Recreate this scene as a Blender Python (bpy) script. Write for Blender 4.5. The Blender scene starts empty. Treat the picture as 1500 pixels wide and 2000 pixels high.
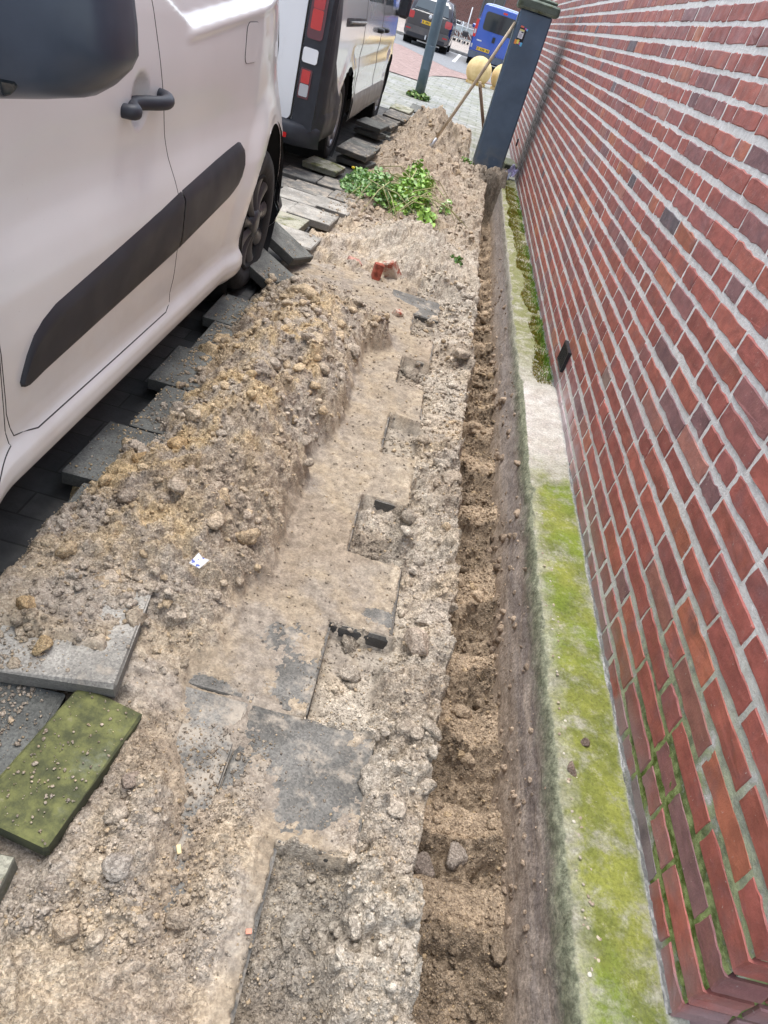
import bpy, math, random
import numpy as np
from mathutils import Vector, Matrix, Euler

random.seed(4)
rng = np.random.default_rng(11)
S = bpy.context.scene
COL = S.collection
R = math.radians

# ------------------------------------------------------------------ camera
cam = bpy.data.cameras.new('camera')
cam_ob = bpy.data.objects.new('camera', cam)
COL.objects.link(cam_ob)
cam.sensor_fit = 'VERTICAL'
cam.sensor_height = 36.0
cam.lens = 1340 / 2000 * 36.0
cam.clip_start = 0.02
cam.clip_end = 2000
RM = [[0.9583972282073985, -0.2798884775183142, -0.05601065181602516], [0.12074052433466198, 0.5753285984546643, -0.8089615130422353], [0.258643536064149, 0.7685437163575484, 0.5851872155981891]]
MW = Matrix.Identity(4)
for i in range(3):
    for j in range(3):
        MW[i][j] = RM[i][j]
MW.translation = Vector((0, 0, 1.33))
cam_ob.matrix_world = MW
S.camera = cam_ob

# ------------------------------------------------------------------ sky, overcast light, exposure
W = bpy.data.worlds.new('World')
S.world = W
W.use_nodes = True
wn = W.node_tree
wn.nodes.clear()
w_out = wn.nodes.new('ShaderNodeOutputWorld')
w_bg = wn.nodes.new('ShaderNodeBackground')
w_sky = wn.nodes.new('ShaderNodeTexSky')
w_sky.sky_type = 'NISHITA'
w_sky.sun_disc = False
SUN_EL, SUN_AZ = R(76), R(330)
w_sky.sun_elevation = SUN_EL
w_sky.sun_rotation = SUN_AZ
w_sky.air_density = 1.0
w_sky.dust_density = 1.5
w_sky.ozone_density = 1.0
w_hsv = wn.nodes.new('ShaderNodeHueSaturation')
w_hsv.inputs['Saturation'].default_value = 0.48      # cloud cover: an almost grey sky
wn.links.new(w_sky.outputs[0], w_hsv.inputs['Color'])
wn.links.new(w_hsv.outputs[0], w_bg.inputs['Color'])
w_bg.inputs['Strength'].default_value = 0.15
wn.links.new(w_bg.outputs[0], w_out.inputs['Surface'])

sun = bpy.data.lights.new('sun', 'SUN')
sun.energy = 1.4
sun.angle = R(40)
sun.color = (1.0, 0.975, 0.95)
sun_ob = bpy.data.objects.new('sun', sun)
COL.objects.link(sun_ob)
sd = Vector((math.sin(SUN_AZ) * math.cos(SUN_EL), math.cos(SUN_AZ) * math.cos(SUN_EL), math.sin(SUN_EL)))
sun_ob.rotation_euler = sd.to_track_quat('Z', 'Y').to_euler()
sun_ob.location = sd * 30

S.view_settings.view_transform = 'Standard'
S.view_settings.look = 'None'
S.view_settings.gamma = 1.0
S.view_settings.use_curve_mapping = False
S.view_settings.exposure = 1.36
S.render.engine = 'CYCLES'
S.cycles.use_denoising = True
S.cycles.max_bounces = 6
S.cycles.use_adaptive_sampling = True
S.cycles.adaptive_threshold = 0.02

# ------------------------------------------------------------------ helpers
def tag(o, label=None, cat=None, group=None, kind=None):
    if label: o['label'] = label
    if cat: o['category'] = cat
    if group: o['group'] = group
    if kind: o['kind'] = kind
    return o

def empty(name, loc=(0, 0, 0), rz=0.0, parent=None):
    o = bpy.data.objects.new(name, None)
    COL.objects.link(o)
    o.location = loc
    o.rotation_euler = (0, 0, rz)
    o.empty_display_size = 0.1
    if parent: o.parent = parent
    return o

def link(name, me, mat=None, parent=None):
    o = bpy.data.objects.new(name, me)
    COL.objects.link(o)
    if mat is not None:
        if isinstance(me, bpy.types.Mesh):
            me.materials.clear()
        me.materials.append(mat)
    if parent is not None: o.parent = parent
    return o

def mesh_np(name, V, F, smooth=False, col=None):
    """V (n,3) floats, F (m,3) or (m,4) ints, col (n,3|4) vertex colours"""
    V = np.asarray(V, np.float32); F = np.asarray(F, np.int32)
    me = bpy.data.meshes.new(name)
    k = F.shape[1]
    me.vertices.add(len(V)); me.vertices.foreach_set('co', V.ravel())
    me.loops.add(F.size); me.loops.foreach_set('vertex_index', F.ravel())
    me.polygons.add(len(F))
    me.polygons.foreach_set('loop_start', np.arange(0, F.size, k, dtype=np.int32))
    me.polygons.foreach_set('loop_total', np.full(len(F), k, np.int32))
    if smooth: me.polygons.foreach_set('use_smooth', np.ones(len(F), bool))
    if col is not None: set_col(me, col)
    me.update(calc_edges=True)
    me.validate()
    return me

def set_col(me, col):
    col = np.asarray(col, np.float32)
    n = len(me.vertices)
    if col.ndim == 1: col = np.tile(col, (n, 1))
    if col.shape[1] == 3: col = np.concatenate([col, np.ones((len(col), 1), np.float32)], 1)
    a = me.color_attributes.new('Col', 'FLOAT_COLOR', 'POINT')
    a.data.foreach_set('color', col.ravel())

class MB:
    """collects simple shapes; build() links them as one mesh object"""
    def __init__(s): s.v = []; s.f = []; s.sm = []
    def add(s, vs, fs, smooth=False, M=None):
        b = len(s.v)
        for p in vs:
            p = Vector(p)
            s.v.append(tuple(M @ p) if M is not None else tuple(p))
        for f in fs:
            s.f.append([b + i for i in f]); s.sm.append(smooth)
        return s
    def box(s, c, size, rot=(0, 0, 0), ch=0.0, jit=0.0, M=None):
        vs, fs = chamfer(size, ch, jit)
        T = Matrix.Translation(c) @ Euler(rot).to_matrix().to_4x4()
        if M is not None: T = M @ T
        return s.add(vs, fs, False, T)
    def smooth_tube(s, pts, r, n=12, seg=6):
        P = [Vector(p) for p in pts]; Q = []; RR = []
        for i in range(len(P) - 1):
            a, b, c, d = P[max(i - 1, 0)], P[i], P[i + 1], P[min(i + 2, len(P) - 1)]
            for k in range(seg):
                t = k / seg
                Q.append(.5 * ((2 * b) + (c - a) * t + (2 * a - 5 * b + 4 * c - d) * t * t + (3 * b - a - 3 * c + d) * t ** 3)); RR.append(r[i] * (1 - t) + r[i + 1] * t)
        Q.append(P[-1]); RR.append(r[-1])
        return s.tube(Q, RR, n)
    def tube(s, pts, r, n=10, cap=True, M=None, sx=1.0):
        pts = [Vector(p) for p in pts]
        rs = r if isinstance(r, (list, tuple)) else [r] * len(pts)
        vs = []; fs = []
        up = None
        for i, p in enumerate(pts):
            d = (pts[min(i + 1, len(pts) - 1)] - pts[max(i - 1, 0)]).normalized()
            if up is None:
                up = d.orthogonal().normalized()
            up = (up - d * up.dot(d)).normalized()
            q = d.cross(up)
            for k in range(n):
                a = 2 * math.pi * k / n
                vs.append(p + (up * math.cos(a) * sx + q * math.sin(a)) * rs[i])
        for i in range(len(pts) - 1):
            for k in range(n):
                fs.append((i * n + k, i * n + (k + 1) % n, (i + 1) * n + (k + 1) % n, (i + 1) * n + k))
        s.add(vs, fs, True, M)
        if cap:
            b = len(s.v) - len(vs)
            s.f.append([b + k for k in range(n)][::-1]); s.sm.append(False)
            s.f.append([b + (len(pts) - 1) * n + k for k in range(n)]); s.sm.append(False)
        return s
    def lathe(s, prof, n=32, axis='Z', M=None, smooth=True, cap=False):
        vs = []; fs = []
        for r, h in prof:
            for k in range(n):
                a = 2 * math.pi * k / n
                x, y = r * math.cos(a), r * math.sin(a)
                vs.append((x, y, h) if axis == 'Z' else (h, x, y) if axis == 'X' else (x, h, y))
        for i in range(len(prof) - 1):
            for k in range(n):
                fs.append((i * n + k, i * n + (k + 1) % n, (i + 1) * n + (k + 1) % n, (i + 1) * n + k))
        s.add(vs, fs, smooth, M)
        if cap:
            b = len(s.v) - len(vs)
            s.f.append([b + k for k in range(n)][::-1]); s.sm.append(False)
            s.f.append([b + (len(prof) - 1) * n + k for k in range(n)]); s.sm.append(False)
        return s
    def prism(s, poly, d, M=None):
        """poly: list of 3-D points of one face; d: extrusion vector"""
        n = len(poly); d = Vector(d)
        vs = [Vector(p) for p in poly] + [Vector(p) + d for p in poly]
        fs = [list(range(n)), list(range(2 * n - 1, n - 1, -1))]
        for k in range(n): fs.append((k, k + n, (k + 1) % n + n, (k + 1) % n)[::-1])
        return s.add(vs, fs, False, M)
    def mesh(s, name, col=None):
        me = bpy.data.meshes.new(name)
        me.from_pydata(s.v, [], s.f)
        me.polygons.foreach_set('use_smooth', s.sm)
        if col is not None: set_col(me, col)
        me.update(); me.validate()
        return me
    def build(s, name, mat=None, parent=None, col=None):
        return link(name, s.mesh(name, col), mat, parent)

def chamfer(size, c=0.0, jit=0.0):
    hx, hy, hz = [v / 2 for v in size]
    if c <= 0:
        vs = [(x, y, z) for x in (-hx, hx) for y in (-hy, hy) for z in (-hz, hz)]
        fs = [(0, 1, 3, 2), (4, 6, 7, 5), (0, 4, 5, 1), (2, 3, 7, 6), (0, 2, 6, 4), (1, 5, 7, 3)]
        return vs, fs
    c = min(c, hx * .9, hy * .9, hz * .9)
    idx = {}; vs = []
    for sx in (-1, 1):
        for sy in (-1, 1):
            for sz in (-1, 1):
                for ax in range(3):
                    p = [sx * (hx - c), sy * (hy - c), sz * (hz - c)]
                    p[ax] = (sx * hx, sy * hy, sz * hz)[ax]
                    idx[(sx, sy, sz, ax)] = len(vs)
                    vs.append(tuple(q + (random.uniform(-jit, jit) if jit else 0) for q in p))
    fs = []
    ss = (-1, 1)
    for ax in range(3):
        o = [a for a in range(3) if a != ax]
        for sg in ss:
            ring = []
            for a, b in ((-1, -1), (1, -1), (1, 1), (-1, 1)):
                k = [0, 0, 0]; k[ax] = sg; k[o[0]] = a; k[o[1]] = b
                ring.append(idx[(*k, ax)])
            flip = (sg > 0) == (ax == 1)
            fs.append(ring[::-1] if flip else ring)
            if sg < 0: fs[-1] = fs[-1]
    for ax in range(3):                      # edges along ax
        o = [a for a in range(3) if a != ax]
        for a in ss:
            for b in ss:
                k0 = [0, 0, 0]; k0[ax] = -1; k0[o[0]] = a; k0[o[1]] = b
                k1 = list(k0); k1[ax] = 1
                fs.append((idx[(*k0, o[0])], idx[(*k1, o[0])], idx[(*k1, o[1])], idx[(*k0, o[1])]))
    for sx in ss:
        for sy in ss:
            for sz in ss:
                fs.append(tuple(idx[(sx, sy, sz, a)] for a in range(3)))
    # orient outward
    out = []
    for f in fs:
        p = [Vector(vs[i]) for i in f]
        n = (p[1] - p[0]).cross(p[2] - p[0])
        cc = sum(p, Vector()) / len(p)
        out.append(tuple(f) if n.dot(cc) > 0 else tuple(reversed(f)))
    return vs, out

# numpy noise ---------------------------------------------------------------
def _h(ix, iy, s):
    h = (ix.astype(np.int64) * 374761393 + iy.astype(np.int64) * 668265263 + s * 982451653) & 0xffffffff
    h = ((h ^ (h >> 13)) * 1274126177) & 0xffffffff
    h = ((h ^ (h >> 16)) * 2246822519) & 0xffffffff
    return ((h ^ (h >> 15)) & 0xffffff) / float(0xffffff)

def vnoise(x, y, s=0):
    ix = np.floor(x); iy = np.floor(y)
    fx = x - ix; fy = y - iy
    ux = fx * fx * fx * (fx * (fx * 6 - 15) + 10); uy = fy * fy * fy * (fy * (fy * 6 - 15) + 10)
    def g(dx, dy):
        a = _h(ix + dx, iy + dy, s) * 6.2831853
        return np.cos(a) * (fx - dx) + np.sin(a) * (fy - dy)
    a = g(0, 0); b = g(1, 0); c = g(0, 1); d = g(1, 1)
    return (a + (b - a) * ux + (c - a) * uy + (a - b - c + d) * ux * uy) * 1.5

def fbm(x, y, f=1.0, o=4, s=0, gain=.5):
    t = 0; a = 1.0; n = 0
    for k in range(o):
        t = t + a * vnoise(x * f + 17.3 * k, y * f - 9.1 * k, s + k); n += a
        a *= gain; f *= 2.03
    return t / n

def worley(x, y, f, s=0):
    x = x * f; y = y * f
    ix = np.floor(x); iy = np.floor(y)
    d1 = np.full(np.shape(x), 9.0); rid = np.zeros(np.shape(x))
    for dx in (-1, 0, 1):
        for dy in (-1, 0, 1):
            cx = ix + dx; cy = iy + dy
            px = cx + _h(cx, cy, s); py = cy + _h(cx, cy, s + 77)
            d = np.hypot(x - px, y - py)
            m = d < d1
            rid = np.where(m, _h(cx, cy, s + 133), rid); d1 = np.where(m, d, d1)
    return d1, rid

def lumps(x, y, f, s=0, fill=.6):
    """round clods: domes of uneven size on a cell pattern"""
    wx = x + .25 / f * vnoise(x * f * 1.7, y * f * 1.7, s + 5); wy = y + .25 / f * vnoise(x * f * 1.7 + 40, y * f * 1.7, s + 6)
    d, r = worley(wx, wy, f, s)
    rad = .25 + .5 * r
    return np.sqrt(np.clip(1 - (d / rad) ** 2, 0, 1)) * rad * (r > 1 - fill - .25 * 0)

def sstep(a, b, x):
    t = np.clip((x - a) / (b - a), 0, 1)
    return t * t * (3 - 2 * t)

# node materials --------------------------------------------------------------
class NT:
    def __init__(s, name, rough=.8, spec=.3):
        s.m = bpy.data.materials.new(name); s.m.use_nodes = True
        s.t = s.m.node_tree
        s.bsdf = s.t.nodes['Principled BSDF']
        s.bsdf.inputs['Roughness'].default_value = rough
        s.bsdf.inputs['Specular IOR Level'].default_value = spec
        g = s.t.nodes.new('ShaderNodeNewGeometry'); s.pos = g.outputs['Position']; s.nrm = g.outputs['Normal']
    def _set(s, inp, v):
        if isinstance(v, bpy.types.NodeSocket): s.t.links.new(v, inp)
        elif v is not None:
            if hasattr(inp.default_value, '__len__'):
                v = tuple(v)
                if len(inp.default_value) == 4 and len(v) == 3: v = (*v, 1)
            inp.default_value = v
    def noise(s, scale, detail=4, rough=.55, vec=None, dist=0.0, out=0):
        n = s.t.nodes.new('ShaderNodeTexNoise')
        n.inputs['Scale'].default_value = scale; n.inputs['Detail'].default_value = detail
        n.inputs['Roughness'].default_value = rough; n.inputs['Distortion'].default_value = dist
        s.t.links.new(vec or s.pos, n.inputs['Vector'])
        return n.outputs[out]
    def voro(s, scale, feat='F1', vec=None, out='Distance', rand=1.0):
        n = s.t.nodes.new('ShaderNodeTexVoronoi'); n.feature = feat
        n.inputs['Scale'].default_value = scale; n.inputs['Randomness'].default_value = rand
        s.t.links.new(vec or s.pos, n.inputs['Vector'])
        return n.outputs[out]
    def mapv(s, scale=(1, 1, 1), loc=(0, 0, 0), rot=(0, 0, 0), vec=None):
        n = s.t.nodes.new('ShaderNodeMapping')
        n.inputs['Scale'].default_value = scale; n.inputs['Location'].default_value = loc; n.inputs['Rotation'].default_value = rot
        s.t.links.new(vec or s.pos, n.inputs['Vector'])
        return n.outputs[0]
    def ramp(s, fac, a, b, lo=0.0, hi=1.0):
        n = s.t.nodes.new('ShaderNodeMapRange'); n.interpolation_type = 'SMOOTHSTEP'
        for i, v in enumerate((fac, a, b, lo, hi)): s._set(n.inputs[i], v)
        return n.outputs[0]
    def mix(s, fac, a, b, mode='MIX'):
        n = s.t.nodes.new('ShaderNodeMix'); n.data_type = 'RGBA'; n.blend_type = mode
        s._set(n.inputs[0], fac); s._set(n.inputs[6], a); s._set(n.inputs[7], b)
        return n.outputs[2]
    def math(s, op, a, b=None, c=None):
        n = s.t.nodes.new('ShaderNodeMath'); n.operation = op
        s._set(n.inputs[0], a)
        if b is not None: s._set(n.inputs[1], b)
        if c is not None: s._set(n.inputs[2], c)
        return n.outputs[0]
    def xyz(s, vec=None):
        n = s.t.nodes.new('ShaderNodeSeparateXYZ'); s.t.links.new(vec or s.pos, n.inputs[0])
        return n.outputs
    def attr(s, name='Col', out='Color'):
        n = s.t.nodes.new('ShaderNodeAttribute'); n.attribute_name = name
        return n.outputs[out]
    def rand(s):
        n = s.t.nodes.new('ShaderNodeObjectInfo'); return n.outputs['Random']
    def objpos(s):
        n = s.t.nodes.new('ShaderNodeTexCoord'); return n.outputs['Object']
    def bump(s, h, strength=.3, dist=.01, prev=None):
        n = s.t.nodes.new('ShaderNodeBump')
        s._set(n.inputs['Strength'], strength); n.inputs['Distance'].default_value = dist
        s.t.links.new(h, n.inputs['Height'])
        if prev is not None: s.t.links.new(prev, n.inputs['Normal'])
        return n.outputs[0]
    def done(s, color=None, rough=None, normal=None, metal=None, coat=None, trans=None):
        b = s.bsdf.inputs
        if color is not None: s._set(b['Base Color'], color)
        if rough is not None: s._set(b['Roughness'], rough)
        if normal is not None: s.t.links.new(normal, b['Normal'])
        if metal is not None: b['Metallic'].default_value = metal
        if coat is not None: b['Coat Weight'].default_value = coat; b['Coat Roughness'].default_value = .08
        return s.m

def plain(name, c, rough=.6, var=.12, scale=30, bump=0.0, metal=0.0, coat=None, spec=.4):
    n = NT(name, rough, spec)
    f = n.noise(scale, 5)
    c2 = tuple(v * (1 - var * 2) for v in c); c3 = tuple(min(1, v * (1 + var)) for v in c)
    colr = n.mix(n.ramp(f, .3, .7), c2, c3)
    nr = n.bump(n.noise(scale * 4, 4), bump, .004) if bump else None
    return n.done(colr, n.ramp(n.noise(scale * .7, 3), .3, .7, max(.02, rough - .08), min(1, rough + .1)), nr, metal, coat)

# ------------------------------------------------------------------ materials
def mk_soil():
    n = NT('soil', .95, .15)
    c = n.attr('Col')
    rg = n.attr('Col', 'Alpha')
    c = n.mix(1.0, c, n.mix(n.ramp(n.noise(38, 6, .65), .3, .72), (.74, .72, .71), (1.22, 1.21, 1.20)), 'MULTIPLY')
    gr = n.voro(230, out='Color'); gs = n.xyz(gr)
    c = n.mix(n.math('MULTIPLY_ADD', rg, .7, .3), c, n.mix(n.ramp(gs[0], .1, .95), (.74, .73, .72), (1.26, 1.26, 1.26)), 'MULTIPLY')
    c = n.mix(n.ramp(n.noise(420, 2), .60, .70, 0, n.math('MULTIPLY', rg, .5)), c, (.62, .56, .48))
    c = n.mix(n.ramp(n.noise(300, 3), .64, .72, 0, n.math('MULTIPLY_ADD', rg, .4, .15)), c, (.14, .11, .09))
    b = n.bump(n.noise(55, 5, .7), n.math('MULTIPLY', rg, .75), .014)
    b = n.bump(n.noise(150, 4, .7), n.math('MULTIPLY_ADD', rg, .5, .2), .007, b)
    b = n.bump(n.voro(210), n.math('MULTIPLY_ADD', rg, .4, .1), .004, b)
    return n.done(c, .96, b)

def mk_tile(name, base=(.19, .185, .17), dust=.5, moss=0.0, dustc=(.40, .345, .275)):
    n = NT(name, .88, .25)
    sp = n.voro(260, out='Color'); sx = n.xyz(sp)
    c = n.mix(n.ramp(n.noise(9, 5), .3, .7), tuple(v * .68 for v in base), tuple(v * 1.2 for v in base))
    c = n.mix(1.0, c, n.mix(sx[0], (.7, .7, .7), (1.25, 1.25, 1.22)), 'MULTIPLY')
    if moss:
        g = n.mix(n.ramp(n.noise(26, 6, .7), .35, .68), (.07, .075, .035), (.18, .185, .065))
        c = n.mix(n.ramp(n.noise(11, 6, .65), .62 - .3 * moss, .70 - .22 * moss, 0, .95), c, g)
    if dust:
        d = n.mix(n.noise(50, 4), tuple(v * .8 for v in dustc), tuple(v * 1.25 for v in dustc))
        c = n.mix(n.ramp(n.noise(13, 9, .72), .64 - .32 * dust, .80 - .26 * dust, 0, .85), c, d)
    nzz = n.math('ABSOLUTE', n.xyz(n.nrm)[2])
    c = n.mix(n.ramp(nzz, .45, .8, .72, 0), c, tuple(v * .30 for v in base))      # upright sides darker than the top
    b = n.bump(n.noise(160, 5, .7), .35, .003)
    b = n.bump(n.noise(18, 5, .6), .3, .006, b)
    return n.done(c, .9, b)

M_SOIL = mk_soil()
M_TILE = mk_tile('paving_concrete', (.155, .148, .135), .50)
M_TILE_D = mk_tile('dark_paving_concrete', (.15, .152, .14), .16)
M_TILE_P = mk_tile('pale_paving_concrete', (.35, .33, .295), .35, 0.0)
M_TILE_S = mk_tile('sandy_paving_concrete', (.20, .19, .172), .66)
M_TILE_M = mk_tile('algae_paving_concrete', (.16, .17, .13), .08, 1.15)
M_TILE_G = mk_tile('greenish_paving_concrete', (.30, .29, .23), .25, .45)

def mk_brick():
    n = NT('brick', .55, .4)
    c = n.attr('Col')
    mv = n.mapv((1, 1.3, 2.0))
    c = n.mix(1.0, c, n.mix(n.ramp(n.noise(14, 5, .6, mv), .3, .7), (.78, .77, .78), (1.2, 1.17, 1.15)), 'MULTIPLY')
    c = n.mix(n.ramp(n.noise(5.5, 4, .6, n.mapv((1, 1.6, 1), (3, 1, 7))), .64, .76, 0, .6), c, (.085, .06, .065))
    c = n.mix(n.ramp(n.noise(9, 4, .6, n.mapv((1, 1, 1), (5, 2, 1))), .50, .70, 0, .45), c, (.21, .115, .12))
    c = n.mix(n.ramp(n.noise(120, 3), .69, .73, 0, .6), c, (.55, .48, .44))       # mortar flecks
    c = n.mix(n.ramp(n.noise(30, 5, .7), .60, .78, 0, .35), c, (.42, .30, .27))    # dull bloom
    # lime bloom low on the wall by the grille
    y = n.xyz()
    e = n.math('MULTIPLY', n.ramp(y[1], 2.2, 2.75, 0, 1), n.ramp(y[1], 2.95, 3.5, 1, 0))
    e = n.math('MULTIPLY', e, n.ramp(n.math('ADD', y[2], n.math('MULTIPLY', n.noise(9, 4), .35)), .16, .34, 1, 0))
    c = n.mix(n.math('MULTIPLY', e, .85), c, (.60, .55, .56))
    c = n.mix(PILLAR_SHADE_DIRT(n), c, (.045, .04, .038))
    c = n.mix(n.math('MULTIPLY', n.ramp(y[2], .02, .17, .75, 0), n.ramp(n.noise(8, 4), .32, .58)), c, (.27, .21, .215))
    b = n.bump(n.noise(60, 6, .6), .3, .006)
    b = n.bump(n.noise(240, 3), .2, .002, b)
    return n.done(c, n.ramp(n.noise(20, 4), .3, .7, .42, .72), b)

def PILLAR_SHADE_DIRT(n):
    """soft shade of the grey pillar on the wall plus dirt, painted into the colour"""
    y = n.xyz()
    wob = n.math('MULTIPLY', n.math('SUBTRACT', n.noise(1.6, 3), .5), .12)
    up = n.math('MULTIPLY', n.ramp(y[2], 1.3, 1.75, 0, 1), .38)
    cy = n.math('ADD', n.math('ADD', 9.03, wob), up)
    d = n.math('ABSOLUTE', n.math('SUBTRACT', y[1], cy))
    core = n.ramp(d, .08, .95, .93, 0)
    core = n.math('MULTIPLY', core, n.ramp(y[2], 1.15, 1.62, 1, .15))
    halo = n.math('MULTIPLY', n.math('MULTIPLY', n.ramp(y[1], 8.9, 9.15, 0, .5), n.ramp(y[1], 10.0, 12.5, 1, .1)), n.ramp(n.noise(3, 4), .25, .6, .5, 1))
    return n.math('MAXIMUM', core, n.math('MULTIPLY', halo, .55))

def mk_mortar():
    n = NT('mortar', .95, .1)
    c = n.mix(n.ramp(n.noise(45, 6, .7), .3, .7), (.60, .585, .55), (.80, .79, .765))
    c = n.mix(n.ramp(n.noise(260, 3, .6), .66, .74, 0, .5), c, (.30, .28, .25))
    p = n.xyz()
    low = n.math('MULTIPLY', n.ramp(p[2], .15, .62, 1, 0), n.ramp(p[1], 1.0, 1.75, 1, .12))
    al = n.math('MULTIPLY', low, n.ramp(n.noise(10, 5, .65), .26, .46))
    g = n.mix(n.ramp(n.noise(40, 4), .35, .65), (.085, .12, .025), (.30, .36, .14))
    c = n.mix(al, c, g)
    c = n.mix(n.math('MULTIPLY', n.ramp(p[2], .02, .05, .55, 0), n.ramp(n.noise(14, 4), .35, .6)), c, (.28, .28, .25))
    c = n.mix(PILLAR_SHADE_DIRT(n), c, (.06, .055, .05))
    b = n.bump(n.noise(120, 6, .7), .7, .008)
    b = n.bump(n.noise(420, 3), .5, .003, b)
    return n.done(c, .96, b)

def mk_found():
    n = NT('foundation_concrete', .92, .2)
    p = n.xyz(); nz = n.xyz(n.nrm)
    con = n.mix(n.ramp(n.noise(22, 7, .7), .3, .7), (.33, .31, .25), (.55, .52, .45))
    con = n.mix(n.ramp(n.voro(75), .0, .32, .5, 0), con, (.52, .44, .34))
    pale = n.mix(n.ramp(n.noise(16, 6, .7), .35, .65), (.52, .46, .42), (.70, .66, .62))
    kp = n.math('MULTIPLY', n.ramp(p[1], 2.35, 2.65, 0, 1), n.ramp(p[1], 3.1, 3.35, 1, 0))
    con = n.mix(kp, con, pale)
    alg = n.mix(n.ramp(n.noise(7, 6, .62), .32, .68), (.15, .172, .045), (.32, .335, .075))
    alg = n.mix(n.ramp(n.noise(60, 4, .7), .52, .70, 0, .7), alg, (.13, .15, .03))
    alg = n.mix(n.ramp(n.noise(28, 7, .75), .55, .68, 0, .75), alg, (.42, .40, .26))
    alg = n.mix(n.ramp(n.noise(3.2, 3), .5, .62, 0, .6), alg, (.19, .27, .03))
    jit = n.math('MULTIPLY', n.math('SUBTRACT', n.noise(6, 5, .7), .5), 1.2)
    ka = n.ramp(n.math('ADD', p[1], jit), 2.2, 2.55, 1, .12)
    ex = n.ramp(n.math('ADD', p[0], n.math('MULTIPLY', n.math('SUBTRACT', n.noise(18, 5, .7), .5), .12)), .66, .72, .4, 1)
    ka = n.math('MULTIPLY', ka, ex)
    ka = n.math('MULTIPLY', ka, n.ramp(n.noise(10, 7, .75), .31, .54, .15, 1))
    far = n.math('MULTIPLY', n.ramp(p[1], 3.3, 3.8, 0, .8), n.ramp(n.noise(9, 5, .7), .36, .55))
    top = n.mix(ka, con, alg)
    top = n.mix(far, top, (.20, .21, .06))
    wb = n.ramp(n.math('ADD', p[0], n.math('MULTIPLY', n.math('SUBTRACT', n.noise(20, 4), .5), .03)), .825, .84, 0, .8)
    top = n.mix(wb, top, (.36, .36, .34))
    top = n.mix(1.0, top, n.mix(n.ramp(n.noise(120, 5, .75), .3, .7), (.70, .70, .68), (1.28, 1.27, 1.25)), 'MULTIPLY')
    top = n.mix(n.ramp(n.noise(90, 4, .7), .66, .72, 0, .7), top, (.50, .46, .36))
    # trench face: earth stained below, algae green along the rim
    st = n.mapv((1, .30, 2.6))
    br = n.mix(n.ramp(n.noise(9, 7, .7, st), .3, .7), (.30, .24, .195), (.60, .50, .41))
    br = n.mix(n.ramp(p[1], 1.6, 3.0, 0, .75), br, n.mix(n.ramp(n.noise(14, 6, .7, st), .3, .7), (.46, .39, .33), (.70, .62, .54)))
    zb_ = n.math('ADD', p[2], n.math('MULTIPLY', n.math('SUBTRACT', n.noise(5, 5, .7, st), .5), .22))
    br = n.mix(n.ramp(zb_, -.29, -.20, .7, 0), br, n.mix(n.ramp(n.noise(40, 6, .7), .3, .7), (.34, .26, .19), (.54, .43, .32)))
    br = n.mix(n.math('MULTIPLY', n.ramp(zb_, -.24, -.17, 0, .55), n.ramp(n.noise(14, 5, .7, st), .35, .6)), br, (.30, .265, .255))
    br = n.mix(n.ramp(n.noise(26, 6, .75, n.mapv((1, .6, .8))), .60, .68, 0, .8), br, (.62, .52, .41))
    gr = n.mix(n.ramp(n.noise(40, 5, .7), .3, .7), (.13, .145, .09), (.33, .34, .23))
    zz = n.math('ADD', p[2], n.math('MULTIPLY', n.math('SUBTRACT', n.noise(9, 7, .75), .5), .17))
    gw = n.math('MULTIPLY', n.ramp(zz, -.11, -.02, 0, .95), n.ramp(p[1], 2.6, 5.5, 1, .45))
    side = n.mix(gw, br, gr)
    side = n.mix(1.0, side, n.mix(n.ramp(n.noise(110, 5, .75), .3, .7), (.62, .62, .62), (1.36, 1.35, 1.33)), 'MULTIPLY')
    side = n.mix(n.ramp(n.noise(240, 3, .7), .62, .72, 0, .5), side, (.55, .47, .38))
    c = n.mix(n.ramp(n.math('ADD', nz[2], n.math('MULTIPLY', n.math('SUBTRACT', n.noise(30, 4), .5), .5)), .72, .95), side, top)
    b = n.bump(n.noise(30, 8, .75), .8, .016)
    b = n.bump(n.noise(130, 4, .7), .6, .005, b)
    return n.done(c, .93, b)

M_BRICK = mk_brick(); M_MORTAR = mk_mortar(); M_FOUND = mk_found()

def mk_clinker(name, c1, c2, sx, sy, joint=(.05, .05, .045), jw=.03, rot=0.0, green=0.0, dust=.25):
    n = NT(name, .9, .25)
    t = n.t.nodes.new('ShaderNodeTexBrick')
    v = n.mapv((1, 1, 1), rot=(0, 0, rot))
    n.t.links.new(v, t.inputs['Vector'])
    t.inputs['Scale'].default_value = 1.0
    t.inputs['Color1'].default_value = (*c1, 1); t.inputs['Color2'].default_value = (*c2, 1); t.inputs['Mortar'].default_value = (*joint, 1)
    t.inputs['Mortar Size'].default_value = jw * sy; t.inputs['Brick Width'].default_value = sx; t.inputs['Row Height'].default_value = sy
    t.inputs['Bias'].default_value = 0.0
    c = n.mix(1.0, t.outputs[0], n.mix(n.ramp(n.noise(6, 6, .65), .3, .7), (.72, .72, .72), (1.2, 1.2, 1.2)), 'MULTIPLY')
    if green: c = n.mix(n.ramp(n.noise(1.3, 5, .7), .42, .64, 0, green), c, (.17, .18, .09))
    if dust: c = n.mix(n.ramp(n.noise(2.2, 7, .75), .58, .72, 0, dust), c, (.36, .30, .23))
    b = n.bump(t.outputs['Fac'], .5, -.006)
    b = n.bump(n.noise(90, 5, .7), .3, .004, b)
    return n.done(c, .9, b)

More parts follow.
